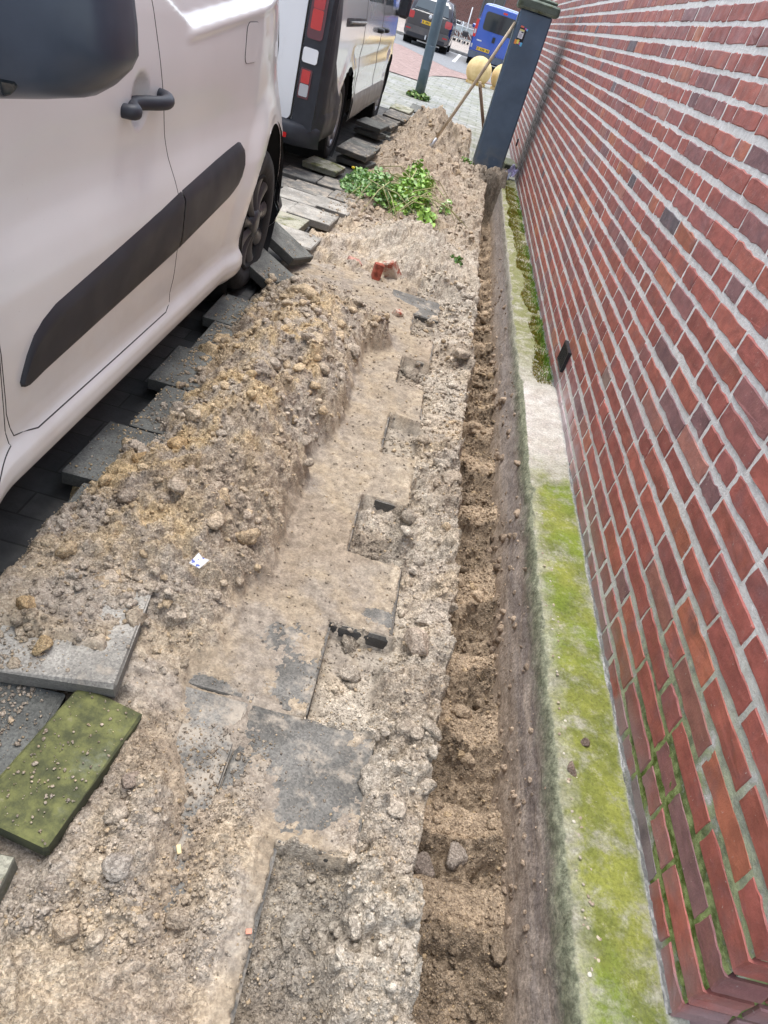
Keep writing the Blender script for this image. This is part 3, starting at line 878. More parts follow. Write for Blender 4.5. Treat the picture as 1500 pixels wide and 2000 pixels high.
clod('pale angular clod by the boot scrape', -.20, .545, .028, (.44, .39, .33))
clod('round sandy clod at the bottom left corner', -.235, .44, .024, (.44, .35, .25))

# ------------------------------------------------------------------ brick wall
XW, YC, YE = .840, .555, 13.1
PIT, Z0 = .0712, -.009
NCO = 36
HT = Z0 + NCO * PIT
PAL = [((.320, .098, .076), 6), ((.295, .090, .072), 5), ((.340, .108, .078), 5), ((.280, .098, .086), 4), ((.255, .110, .104), 3), ((.36, .125, .076), 2), ((.38, .14, .076), .6), ((.20, .105, .105), 1.2), ((.32, .14, .11), 1.0), ((.13, .105, .115), .3), ((.24, .17, .14), .25)]
PW = np.array([w for _, w in PAL]); PW = PW / PW.sum()
wall = empty('brick_wall', (XW, YC, 0))
tag(wall, 'red brick wall with thick pale mortar joints along the trench', 'brick wall')
P_inv = MW.inverted()
def seen_area(y, z, ly):
    p = P_inv @ Vector((XW, y, z))
    if p.z > -.1: return 0
    u = 750 + 1340 * p.x / -p.z; v = 1000 - 1340 * p.y / -p.z
    if not (-20 < u < 1520 and -20 < v < 2020): return 0
    return ly * XW / (-p.z) ** 3
def brick_ring(l, h, n_l, n_h, jit):
    """outline of a brick face centred on 0, slightly uneven"""
    pts = []
    for k in range(n_l): pts.append((-l / 2 + l * k / n_l, -h / 2))
    for k in range(n_h): pts.append((l / 2, -h / 2 + h * k / n_h))
    for k in range(n_l): pts.append((l / 2 - l * k / n_l, h / 2))
    for k in range(n_h): pts.append((-l / 2, h / 2 - h * k / n_h))
    return [(a + random.gauss(0, jit), b + random.gauss(0, jit)) for a, b in pts]
def brick_geo(l, h, dep, fine, proud):
    ring = brick_ring(l, h, 6 if fine else 2, 3 if fine else 1, .0016 if fine else .0009)
    n = len(ring)
    c = .0032
    vs = [(dep, a, b) for a, b in ring] + [(.0035 - proud, a, b) for a, b in ring]
    inner = []
    for a, b in ring:
        k = max(0, 1 - c / max(1e-4, math.hypot(a, b)))
        inner.append((math.copysign(max(0, abs(a) - c * (abs(a) > l / 2 - .012)), a), math.copysign(max(0, abs(b) - c * (abs(b) > h / 2 - .012)), b)))
    vs += [(-proud + random.gauss(0, .0004), a, b) for a, b in inner]
    fs = []
    for lay in (0, 1):
        for k in range(n):
            q = (k + 1) % n
            fs.append((lay * n + q, lay * n + k, (lay + 1) * n + k, (lay + 1) * n + q))
    fs.append(tuple(range(3 * n - 1, 2 * n - 1, -1)))
    return vs, fs
BR = []     # (y centre, z centre, length, area)
for k in range(NCO):
    y = YC
    first = True
    zc = Z0 + (k + .5) * PIT + random.gauss(0, .0012)
    bj = .0172 + random.gauss(0, .0012)
    while y < YE:
        hd = random.random() < .34
        if first: hd = (k % 2 == 0); first = False
        l = (.108 if hd else .234) + random.gauss(0, .003)
        j = max(.005, random.gauss(.0115, .003))
        BR.append((y + l / 2, zc + random.gauss(0, .0008), l, PIT - bj + random.gauss(0, .001), seen_area(y + l / 2, zc, l)))
        y += l + j
order = sorted(range(len(BR)), key=lambda i: -BR[i][4])
near = set(order[:296])
VENTS = [(3.31, .162, .18, .11), (10.41, .228, .05, .09)]
rest = MB(); rest_c = []
for i, (yc, zc, l, h, a) in enumerate(BR):
    col_ = np.array(PAL[rng.choice(len(PAL), p=PW)][0]) * rng.uniform(.85, 1.15)
    pr = random.gauss(.0008, .0006)
    vs, fs = brick_geo(l, h, .095, i in near, pr)
    if i in near:
        me = bpy.data.meshes.new('brick'); me.from_pydata(vs, [], fs); set_col(me, col_); me.update()
        me.materials.append(M_BRICK)
        o = bpy.data.objects.new('brick', me); COL.objects.link(o); o.parent = wall
        o.location = (0, yc - YC, zc); o.rotation_euler = (random.gauss(0, .004), 0, random.gauss(0, .002))
    else:
        rest.add(vs, fs, False, Matrix.Translation((0, yc - YC, zc))); rest_c += [col_] * len(vs)
# return face round the near corner
for k in range(NCO):
    zc = Z0 + (k + .5) * PIT
    x = XW + .105 if k % 2 == 0 else XW + .104
    while x < XW + 2.6:
        hd = random.random() < .3
        l = .108 if hd else .234
        vs, fs = brick_geo(l, PIT - .0172, .095, False, random.gauss(.002, .001))
        T = Matrix.Translation((x - XW + l / 2, 0, zc)) @ Matrix.Rotation(math.pi / 2, 4, 'Z')
        rest.add(vs, fs, False, T); rest_c += [np.array(PAL[rng.choice(len(PAL), p=PW)][0])] * len(vs)
        x += l + .0095
o = rest.build('further_bricks', M_BRICK, wall, np.array(rest_c)); o['kind'] = 'stuff'
# mortar bed: a gently uneven sheet just behind the brick faces, and the wall's core
my = np.concatenate([np.arange(0, 3.5, .012), np.arange(3.5, YE - YC, .05)]); mz = np.arange(-.05, HT, .0119)
A, B = np.meshgrid(my, mz)
D = .0016 + .0010 * fbm(A, B, 14, 4, 5) + .0007 * fbm(A, B, 60, 2, 6)
nr2, nc2 = A.shape
i2 = (np.arange(nr2 - 1)[:, None] * nc2 + np.arange(nc2 - 1)[None, :]).ravel()
D[:, 0] = .003
me = mesh_np('mortar', np.stack([D.ravel(), A.ravel() + .004 * (A.ravel() == 0), B.ravel()], 1), np.stack([i2, i2 + nc2, i2 + nc2 + 1, i2 + 1], 1), True)
link('mortar', me, M_MORTAR, wall)
MB().box(((.02 + 2.6) / 2, (YE - YC + .006) / 2 + .0, HT / 2 - .03), (2.58, YE - YC - .006, HT + .04)).build('wall_core', M_MORTAR, wall)
# grilles
M_BLACK = plain('black_plastic', (.018, .02, .024), .45, .2, 40)
def grille(yc, zc, sy, sz, n):
    g = MB()
    t = .008
    g.box((-.008, yc, zc + sz / 2 - t / 2), (.018, sy, t)); g.box((-.008, yc, zc - sz / 2 + t / 2), (.018, sy, t))
    g.box((-.008, yc - sy / 2 + t / 2, zc), (.018, t, sz - 2 * t)); g.box((-.008, yc + sy / 2 - t / 2, zc), (.018, t, sz - 2 * t))
    go = g.build('vent_grille', M_BLACK, wall)
    MB().box((-.0035, yc, zc), (.006, sy - t, sz - t)).build('vent_back', plain('grille_shadow', (.01, .01, .011), .8), go)
    for k in range(n):
        yy = yc - sy / 2 + t + (sy - 2 * t) * (k + .5) / n
        MB().box((-.010, yy, zc), (.010, (sy - 2 * t) / n * .45, sz - 2 * t)).build('slat', M_BLACK, go)
grille(3.31 - YC, .162, .165, .105, 8)
grille(10.41 - YC, .228, .05, .085, 2)

# ------------------------------------------------------------------ concrete foundation ledge
prof = [(.875, .012), (.855, .014), (.846, .013)] + [(.84 - .167 * k / 14, .010 - .010 * k / 14) for k in range(15)] + [(.667, -.002), (.662, -.006), (.658, -.012), (.656, -.020)] + \
       [(.655 - .003 * k / 6, -.03 - .08 * k / 6) for k in range(7)] + [(.651 - .030 * k / 20, -.125 - .36 * k / 20) for k in range(21)]
prof = np.array(prof)
fy = [.36]
while fy[-1] < 8.9: fy.append(fy[-1] + max(.007, .006 * fy[-1]))
fy = np.array(fy)
PY2, PI2 = np.meshgrid(fy, np.arange(len(prof)), indexing='ij')
bx = prof[PI2, 0]; bz = prof[PI2, 1]
arc = np.cumsum(np.r_[0, np.hypot(*np.diff(prof, axis=0).T)])[PI2]
topm = (bz > -.003).astype(float)
nse = fbm(arc, PY2, 9, 5, 81, .6); nf = fbm(arc, PY2, 40, 4, 82, .6)
edge_w = np.exp(-((arc - arc[0, 18]) / .03) ** 2)
chip = lumps(arc, PY2, 6, 83, .35) * edge_w
brk = sstep(3.2, 3.6, PY2) * (fbm(arc, PY2, 5, 4, 84) > .05)
hz = bz + topm * (.006 * nse + .0022 * nf - .010 * brk * (nse > 0)) - .012 * chip - .006 * edge_w * sstep(.0, .3, nse)
hz = hz + .016 * sstep(3.3, 3.2, PY2) * sstep(2.2, 3.1, PY2) * topm
hx = bx + (1 - topm) * (-.011 * nse - .005 * nf) + .007 * chip + .008 * edge_w * sstep(.05, .35, nse) + .004 * edge_w * nf
hx = np.where(PI2 < 3, bx, hx)
nR, nC = PY2.shape
i3 = (np.arange(nR - 1)[:, None] * nC + np.arange(nC - 1)[None, :]).ravel()
V = np.stack([hx.ravel(), PY2.ravel(), hz.ravel()], 1)
me = mesh_np('foundation_ledge', V, np.stack([i3, i3 + 1, i3 + nC + 1, i3 + nC], 1), True)
ledge = link('foundation_ledge', me, M_FOUND)
tag(ledge, 'concrete foundation ledge, lime green with algae, under the brick wall', 'foundation')
# the ledge turns with the building corner
MB().box((1.9, .455, -.235), (2.06, .185, .47), ch=.004).build('ledge_return', M_FOUND, ledge)

fy2 = np.array(fy[fy > YC])
np_ = 7
A2, B2 = np.meshgrid(fy2, np.arange(np_), indexing='ij')
wf = .010 + .010 * fbm(A2 * 0, A2, 4, 4, 86) + .004 * fbm(B2 * .3, A2, 30, 3, 87)
t2 = B2 / (np_ - 1)
fx = XW + .002 - np.maximum(wf, .004) * t2 + .003 * fbm(B2 * .5, A2, 50, 3, 88)
fz2 = .012 + np.maximum(wf, .004) * 1.1 * (1 - t2) ** 1.6 - .004 * t2 + .003 * fbm(B2 * .4, A2, 40, 3, 89)
n5, c5 = A2.shape
i5 = (np.arange(n5 - 1)[:, None] * c5 + np.arange(c5 - 1)[None, :]).ravel()
M_FIL = mk_tile('mortar_fillet', (.34, .335, .32), .2, .2)
link('mortar_fillet', mesh_np('mortar_fillet', np.stack([fx.ravel(), A2.ravel(), fz2.ravel()], 1), np.stack([i5, i5 + 1, i5 + c5 + 1, i5 + c5], 1), True), M_FIL, ledge)
# pebbles bedded in the rim of the ledge
pv = []
for k in range(70):
    y = math.exp(random.uniform(math.log(.56), math.log(2.2))); x = random.uniform(.678, .72)
    pv.append((x, y, .001, random.uniform(.0025, .006)))
pv = np.array(pv)
v, f, c = clod_batch(I1, pv[:, :3], pv[:, 3], rng.choice(np.array([[.5, .42, .3], [.42, .36, .28], [.6, .55, .45], [.35, .27, .2]]), len(pv)), (.4, .6), .03)
NTp = NT('pebble', .7); M_PEB = NTp.done(NTp.attr(), .7)
o = link('pebble', mesh_np('pebble', v, f, True, c), M_PEB, ledge); o['kind'] = 'stuff'

# earth still clinging to the trench face
nq = 420
qy = np.exp(rng.uniform(math.log(.6), math.log(6.0), nq)); qz = -.04 - .34 * rng.uniform(0, 1, nq) ** .6
qx = np.interp(-qz, [.0, .03, .11, .125, .49], [.656, .655, .652, .651, .621]) - .002
qr = (rng.uniform(0, 1, nq) ** 3 * .011 + .0022) * np.clip(qy / 1.3, .9, 2)
v, f, c = clod_batch(I1, np.stack([qx, qy, qz], 1), qr, np.array([[.40, .31, .225]]) * rng.uniform(.7, 1.35, (nq, 1)), (.7, 1.3), .3)
v[:, 0] = np.minimum(v[:, 0], .66)
o = link('clinging_earth', mesh_np('clinging_earth', v, f, False, c), M_SOIL, ledge); o['kind'] = 'stuff'
# moss along the foot of the wall: short blades
def mk_moss():
    n = NT('moss', .9, .1); c = n.attr()
    return n.done(n.mix(1.0, c, n.mix(n.noise(60, 3), (.7, .7, .7), (1.25, 1.25, 1.2)), 'MULTIPLY'), .9)
M_MOSS = mk_moss()
def blades(n, fy_, fx_, hlo, hhi, w, cols, dens=None):
    y = fy_(n); x = fx_(y)
    if dens is not None:
        k = dens(x, y); x = x[k]; y = y[k]
    n = len(x)
    h = rng.uniform(hlo, hhi, n); a = rng.uniform(0, 6.283, n); le = rng.uniform(.1, .9, n) * h; la = rng.uniform(0, 6.283, n)
    z0 = np.full(n, -.004)
    c, s_ = np.cos(a) * w * h / hhi, np.sin(a) * w * h / hhi
    P = np.stack([np.stack([x - c, y - s_, z0], 1), np.stack([x + c, y + s_, z0], 1), np.stack([x + np.cos(la) * le, y + np.sin(la) * le, z0 + h], 1)], 1)
    F = np.arange(3 * n).reshape(n, 3)
    C = np.array(cols)[rng.integers(0, len(cols), n)] * rng.uniform(.6, 1.3, (n, 1))
    return P.reshape(-1, 3), F, np.repeat(np.clip(C, 0, 1), 3, 0)
def patch(x, y):
    xm = .775 + .05 * fbm(y * 0 + 2.0, y, 2.5, 3, 95)
    return (fbm(x, y, 4.0, 4, 96) > -.22 - .25 * sstep(4, 6, y)) & (x > xm - .05 * sstep(4.5, 7, y) - .02)
b1 = blades(46000, lambda n: np.exp(rng.uniform(math.log(3.25), math.log(8.4), n)), lambda y: rng.uniform(.69, .842, len(y)), .006, .022, .004,
            [(.20, .21, .03), (.26, .24, .035), (.30, .25, .05), (.16, .20, .025), (.30, .19, .06)], patch)
b2 = blades(5200, lambda n: np.exp(rng.uniform(math.log(3.3), math.log(8.2), n)), lambda y: .842 - np.abs(rng.normal(0, .022, len(y))), .015, .04, .003,
            [(.10, .22, .03), (.16, .30, .04), (.20, .34, .05)], lambda x, y: fbm(x * .1, y, 1.7, 3, 97) > -.05)
def clump(cx, cy, rx, ry, n, cols):
    t = rng.uniform(0, 6.283, n); r = np.sqrt(rng.uniform(0, 1, n))
    xx = cx + rx * r * np.cos(t); yy = cy + ry * r * np.sin(t)
    return blades(n, lambda m: yy, lambda y: xx, .005, .014, .003, cols)
b3 = clump(.826, 1.98, .014, .09, 1500, [(.11, .13, .02), (.16, .17, .03), (.07, .09, .015)])
b4 = clump(.80, 3.22, .03, .09, 900, [(.2, .2, .04), (.25, .16, .05), (.12, .16, .03)])
b5 = clump(.79, 3.45, .035, .10, 1100, [(.24, .2, .04), (.28, .16, .05), (.12, .18, .03)])
bb = 0; Vs = []; Fs = []; Cs = []
for v, f, c in (b1, b2, b3, b4, b5): Vs.append(v); Fs.append(f + bb); Cs.append(c); bb += len(v)
moss = link('moss', mesh_np('moss', np.concatenate(Vs), np.concatenate(Fs), False, np.concatenate(Cs)), M_MOSS)
tag(moss, 'golden and green moss along the foot of the brick wall', 'moss', kind='stuff')

# ------------------------------------------------------------------ grey pillar
def mk_paint(name, c, chips=(.32, .36, .40), rough=.42):
    n = NT(name, rough, .45)
    cc = n.mix(n.ramp(n.noise(3, 5, .6), .3, .7), tuple(v * .82 for v in c), tuple(v * 1.15 for v in c))
    cc = n.mix(n.ramp(n.noise(14, 6, .75), .66, .72, 0, .55), cc, chips)
    cc = n.mix(n.ramp(n.noise(60, 3), .70, .74, 0, .6), cc, chips)
    z = n.xyz()[2]
    cc = n.mix(n.math('MULTIPLY', n.ramp(z, .0, .35, .7, 0), n.ramp(n.noise(9, 5), .35, .6)), cc, (.26, .25, .22))
    return n.done(cc, n.ramp(n.noise(8, 4), .3, .7, rough - .1, rough + .15), n.bump(n.noise(30, 4), .15, .004))
M_PILLAR = mk_paint('pillar_paint', (.078, .120, .178))
M_CAP = mk_tile('pillar_cap_stone', (.20, .24, .20), .0, .3)
px0, px1, py0, py1 = .298, .632, 8.75, 9.06
pil = empty('grey_pillar', ((px0 + px1) / 2, (py0 + py1) / 2, 0))
tag(pil, 'blue-grey painted square pillar with mossy stone cap at the trench end', 'pillar')
pw, pd = px1 - px0, py1 - py0
MB().box((0, 0, .80), (pw, pd, 1.50), ch=.014).build('shaft', M_PILLAR, pil)
MB().box((0, 0, 1.60), (pw + .10, pd + .10, .10), ch=.018, jit=.004).build('cap', M_CAP, pil)
MB().box((0, 0, 1.665), (pw + .02, pd + .02, .035), ch=.012, jit=.004).build('cap_top', M_CAP, pil)
ftm = MB().box((0, -.02, -.13), (pw + .10, pd + .12, .36), ch=.03, jit=.012).build('footing', mk_tile('footing_concrete', (.30, .27, .23), .55), pil)
MB().box((-pw / 2 - .006, 0, .80), (.010, pd * .5, 1.44), ch=.003).build('side_rail', plain('pillar_side', (.20, .24, .25), .5, .2, 12), pil)
# sticker
st = empty('sticker', (px0 + .075, py0 - .002, 1.33)); st.rotation_euler = (0, R(2), 0)
tag(st, 'small torn coloured sticker near the top of the grey pillar', 'sticker')
def sq(name, x, z, w, h, c):
    q = MB().box((x, 0, z), (w, .0016, h)).build(name, plain(name + '_print', c, .4, .05), st)
sq('black_panel', .006, 0, .075, .135, (.012, .012, .02)); sq_c = [('white_panel', -.002, .008, .052, .066, (.75, .75, .78)), ('yellow_panel', -.002, .046, .050, .016, (.70, .66, .25)), ('red_patch', -.012, .075, .034, .016, (.75, .18, .12)),
      ('pink_patch', .028, .066, .018, .016, (.65, .10, .40)), ('blue_patch', .044, .062, .018, .018, (.18, .48, .80)), ('orange_patch', -.030, -.062, .026, .040, (.85, .32, .06)), ('lemon_patch', -.006, -.056, .022, .036, (.80, .72, .15)), ('cyan_patch', .032, -.070, .022, .034, (.12, .50, .78)), ('magenta_patch', .014, -.066, .014, .022, (.6, .1, .4))]
for k, (nm, x, z, w, h, c) in enumerate(sq_c):
    MB().box((x, -.0014 - .0001 * k, z), (w, .0012, h)).build(nm, plain(nm + '_print', c, .4, .05), st)
MB().box((.008, -.0030, .030), (.024, .0012, .010)).build('black_bar', plain('black_bar_print', (.01, .01, .012), .4), st)
for k in range(4): MB().box((-.004, -.0030, .012 - k * .009), (.034 - .004 * (k % 2), .0012, .003)).build('print_line', plain('print_line_ink', (.25, .25, .32), .5), st)

# ------------------------------------------------------------------ shovel leaning on the pillar, wooden stake
def mk_wood(name, a, b):
    n = NT(name, .7, .3)
    return n.done(n.mix(n.ramp(n.noise(12, 6, .6, n.mapv((6, 6, 1))), .3, .7), a, b), .7, n.bump(n.noise(40, 4), .2, .003))
M_WOOD = mk_wood('shovel_wood', (.36, .27, .18), (.58, .48, .35)); M_DWOOD = mk_wood('dark_wood', (.09, .055, .035), (.20, .13, .08))
sh = empty('shovel', (-.215, 8.79, .10))
tag(sh, 'long-handled shovel stuck in the soil and leaning on the grey pillar', 'shovel')
top = Vector((.282 + .215, 8.83 - 8.79, 1.42 - .10))
MB().tube([Vector((0, 0, .02)), top * .3 + Vector((.004, 0, -.004)), top * .65 + Vector((.005, 0, -.006)), top], [.017, .0175, .0175, .016], 12).build('handle', M_WOOD, sh)
dirn = top.normalized()
M_STEEL = plain('worn_steel', (.62, .63, .64), .35, .12, 20, metal=.6)
MB().tube([-dirn * .06, dirn * .10], [.024, .020], 10).build('socket', M_STEEL, sh)
side = dirn.cross(Vector((0, 1, 0))).normalized(); yv = Vector((0, 1, 0))
bl = MB(); bpts = []
for u in np.linspace(0, 1, 8):
    for v in np.linspace(-1, 1, 9):
        wdt = .10 * (1 - .55 * max(0, u - .55) ** 1.2 / .45)
        bpts.append(-dirn * (.03 + .27 * u) + yv * v * wdt + side * (.03 * (1 - v * v) - .01))
bf = [(i * 9 + j, i * 9 + j + 1, (i + 1) * 9 + j + 1, (i + 1) * 9 + j) for i in range(7) for j in range(8)]
bl.add(bpts, bf, True); bl.add([p + side * .004 for p in bpts], [f[::-1] for f in bf], True)
bl.build('blade', M_STEEL, sh)
sk = empty('wooden_stake', (.50, 10.6, -.05))
tag(sk, 'dark wooden stake standing behind the grey pillar', 'stake')
MB().tube([(0, 0, 0), (-.175, 0, .36), (-.345, 0, .72)], [.028, .027, .026], 8, sx=.7).build('shaft', M_DWOOD, sk)
MB().tube([(-.345, 0, .72), (-.372, 0, .785)], [.024, .016], 8).build('split_tip', M_WOOD, sk)

# ------------------------------------------------------------------ vehicles
def mk_carpaint(name, c, rough=.28, dirt=.3, dirtc=(.36, .28, .21), metal=0.0, coat=.6, zlow=.9):
    n = NT(name, rough, .5)
    z = n.xyz()[2]
    base = n.mix(n.ramp(n.noise(1.6, 3), .3, .7), tuple(v * .95 for v in c), tuple(min(1, v * 1.03) for v in c))
    low = n.ramp(z, .25, zlow, 1, .12)
    f = n.math('MULTIPLY', n.math('MULTIPLY', low, n.ramp(n.noise(3.5, 6, .65), .3, .75)), dirt)
    cc = n.mix(f, base, dirtc)
    cc = n.mix(n.ramp(n.noise(130, 2), .73, .76, 0, dirt * .7), cc, (.3, .25, .2))
    r = n.math('ADD', rough, n.math('MULTIPLY', f, .5))
    return n.done(cc, r, None, metal, coat)
def mk_glass(name, c=(.02, .025, .03)):
    n = NT(name, .04, .6); return n.done(c, .05, None, 0.0, .3)
M_WHITE1 = mk_carpaint('van_white', (.755, .745, .735), .36, .28, (.52, .44, .38), 0, .6)
M_WHITE2 = mk_carpaint('rear_van_white', (.84, .85, .86), .12, .14, (.5, .44, .36), 0, 1.0)
M_TRIM = plain('trim_plastic', (.028, .028, .034), .55, .08, 6, spec=.4)
M_TRIM2 = plain('bumper_plastic', (.030, .033, .042), .50, .12, 9, spec=.4)
M_GREYTR = plain('grey_cladding', (.26, .255, .24), .5, .1, 8)
M_RUB = plain('tyre_rubber', (.022, .022, .024), .8, .2, 18, .2)
M_RIM = plain('wheel_cover', (.060, .062, .070), .34, .12, 8, metal=.35)
M_RIMS = plain('alloy', (.32, .33, .35), .35, .1, 8, metal=.7)
M_DARK = plain('underbody', (.012, .012, .013), .9, .2, 6)
M_SEAM = plain('panel_gap', (.05, .048, .045), .8, .1, 6)
M_GLASS = mk_glass('dark_glass')
M_GLASS2 = mk_glass('grey_glass', (.10, .12, .13))
M_RED = NT('red_lens', .15, .6).done((.45, .012, .02), .12, coat=.8)
M_REDB = NT('bright_red_lens', .15, .6).done((.55, .012, .012), .12, coat=.8)
M_CLEAR = NT('clear_lens', .12, .6).done((.45, .46, .48), .12, coat=.8)
M_DRED = NT('dark_red_lens', .2, .6).done((.10, .012, .025), .15, coat=.8)
M_PLATE = plain('plate_yellow', (.78, .48, .03), .5, .06, 20)
M_INK = plain('plate_ink', (.05, .045, .04), .6)
M_EU = plain('plate_blue', (.02, .06, .35), .5)

def shell(sfun, T, zb, ysn, nz, rr, arches, nroof=8, pw=.55):
    """closed body lofted along y; sfun(y,z) half width, T(y) roof height, zb(y) lower edge; wheel openings cut on both sides"""
    ny = len(ysn)
    Y = np.repeat(ysn[:, None], nz, 1)
    Tt = T(ysn); Zb = zb(ysn); Zs = np.maximum(Tt - rr(ysn), Zb + .05)
    t = np.linspace(0, 1, nz)
    Z = Zb[:, None] + (Zs - Zb)[:, None] * t[None]
    cy = (ysn[1] - ysn[0]); cz = float(np.mean((Zs - Zb) / nz))
    for ay, az, ar in arches:
        d = np.hypot(Y - ay, Z - az)
        m = (np.abs(d - ar) < .62 * max(cy, cz)) & (d > 1e-3)
        k = np.where(m, ar / np.maximum(d, 1e-3), 1)
        Y = ay + (Y - ay) * k; Z = az + (Z - az) * k
    X = sfun(Y, Z)
    tt = np.linspace(0, math.pi / 2, nroof + 1)[1:]
    RX = X[:, -1:] * np.cos(tt)[None] ** pw; RZ = Z[:, -1:] + (Tt - Z[:, -1])[:, None] * np.sin(tt)[None] ** pw
    RX[:, -1] = 0
    RY = np.repeat(ysn[:, None], nroof, 1)
    hx = np.concatenate([X, RX], 1); hy = np.concatenate([Y, RY], 1); hz = np.concatenate([Z, RZ], 1)
    h = hx.shape[1]
    fx = np.concatenate([hx, -hx[:, -2::-1]], 1); fyy = np.concatenate([hy, hy[:, -2::-1]], 1); fz = np.concatenate([hz, hz[:, -2::-1]], 1)
    w = fx.shape[1]
    V = np.stack([fx, fyy, fz], -1).reshape(-1, 3)
    fs = []
    cyx = (fyy[:-1, :-1] + fyy[1:, :-1] + fyy[:-1, 1:] + fyy[1:, 1:]) / 4; czx = (fz[:-1, :-1] + fz[1:, :-1] + fz[:-1, 1:] + fz[1:, 1:]) / 4
    keep = np.ones_like(cyx, bool)
    for ay, az, ar in arches:
        keep &= ~(np.hypot(cyx - ay, czx - az) < ar - .001)
    for i in range(ny - 1):
        for j in range(w - 1):
            if keep[i, j]: fs.append((i * w + j, (i + 1) * w + j, (i + 1) * w + j + 1, i * w + j + 1))
    fs.append(tuple(range(w - 1, -1, -1)))
    fs.append(tuple((ny - 1) * w + j for j in range(w)))
    me = bpy.data.meshes.new('body'); me.from_pydata([tuple(p) for p in V], [], fs)
    sm = [True] * len(fs); sm[-1] = sm[-2] = False
    me.polygons.foreach_set('use_smooth', sm); me.update()
    return me

def strip_patch(name, ysn, zt, zl, sfun, off, mat, parent, side=1, nz=6, edge=.0):
    """panel that follows the body side between zl(y) and zt(y)"""
    vs = []; fs = []
    for y in ysn:
        a, b = zl(y), zt(y)
        for k in range(nz):
            z = a + (b - a) * k / (nz - 1)
            e = off
            if k in (0, nz - 1): e = -.001
            vs.append((side * (float(sfun(np.array(y), np.array(z))) + e), y, z))
    n = len(ysn)
    for i in range(n - 1):
        for k in range(nz - 1):
            f = (i * nz + k, (i + 1) * nz + k, (i + 1) * nz + k + 1, i * nz + k + 1)
            fs.append(f if side > 0 else f[::-1])
    mb = MB(); mb.add(vs, fs, True)
    return mb.build(name, mat, parent)

def seam(name, pts, sfun, parent, w=.003, side=1, mat=None, n=24):
    P = []
    for i in range(len(pts) - 1):
        for k in range(n):
            t = k / n; P.append((pts[i][0] * (1 - t) + pts[i + 1][0] * t, pts[i][1] * (1 - t) + pts[i + 1][1] * t))
    P.append(pts[-1])
    return MB().tube([(side * (float(sfun(np.array(y), np.array(z))) + .0001 - w * .55), y, z) for y, z in P], w, 5).build(name, mat or M_SEAM, parent)

def wheel(parent, x, y, z, r, w, side, cover, spokes=9, name='wheel'):
    """wheel whose outer face looks along side*x"""
    wo = empty(name, (x, y, z), 0, parent)
    if side < 0: wo.rotation_euler = (0, 0, math.pi)
    rr_ = r * .66
    MB().lathe([(rr_, -w * .9), (r * .93, -w), (r, -w * .85), (r, -w * .15), (r * .965, -.012), (r * .90, .004), (r * .78, .006), (rr_ * 1.03, -.004), (rr_, -.016)], 48, 'X').build('tyre', M_RUB, wo)
    MB().lathe([(rr_ * 1.015, -.006), (rr_ * .97, .002), (rr_ * .92, -.012), (rr_ * .9, -.05), (0.0001, -.055)], 48, 'X').build('rim', M_DARK if cover is M_RIM else cover, wo)
    for k in range(spokes):
        a = 2 * math.pi * k / spokes
        M = Matrix.Rotation(a, 4, 'X')
        sp = MB(); n = 7; vs = []
        for i in range(n):
            t = i / (n - 1); rad = .05 + (rr_ * .93 - .05) * t
            hw = (.016 + .030 * t) * (r / .32); tw = .10 * math.sin(t * 2.2)
            xo = .000 - .020 * (1 - t) * t * 2 - .004 * t
            for q, dx in ((-1, -.012), (-.55, .0), (0, .004), (.55, .0), (1, -.012)):
                an = tw + q * hw / max(rad, .05)
                vs.append((xo + dx, rad * math.sin(an), rad * math.cos(an)))
        fs = [(i * 5 + j, (i + 1) * 5 + j, (i + 1) * 5 + j + 1, i * 5 + j + 1) for i in range(n - 1) for j in range(4)]
        sp.add(vs, [f[::-1] for f in fs], True, M).build('spoke', cover, wo)
    MB().lathe([(.062 * r / .32, -.02), (.058 * r / .32, .004), (.03 * r / .32, .010), (.0001, .011)], 24, 'X').build('hub', cover, wo)
    return wo

def well(parent, x, y, z, r, depth, side):
    MB().lathe([(r, 0), (r, -depth), (.001, -depth)], 32, 'X', Matrix.Translation((x, y, z)) @ (Matrix.Identity(4) if side > 0 else Matrix.Rotation(math.pi, 4, 'Z'))).build('wheel_well', M_DARK, parent)

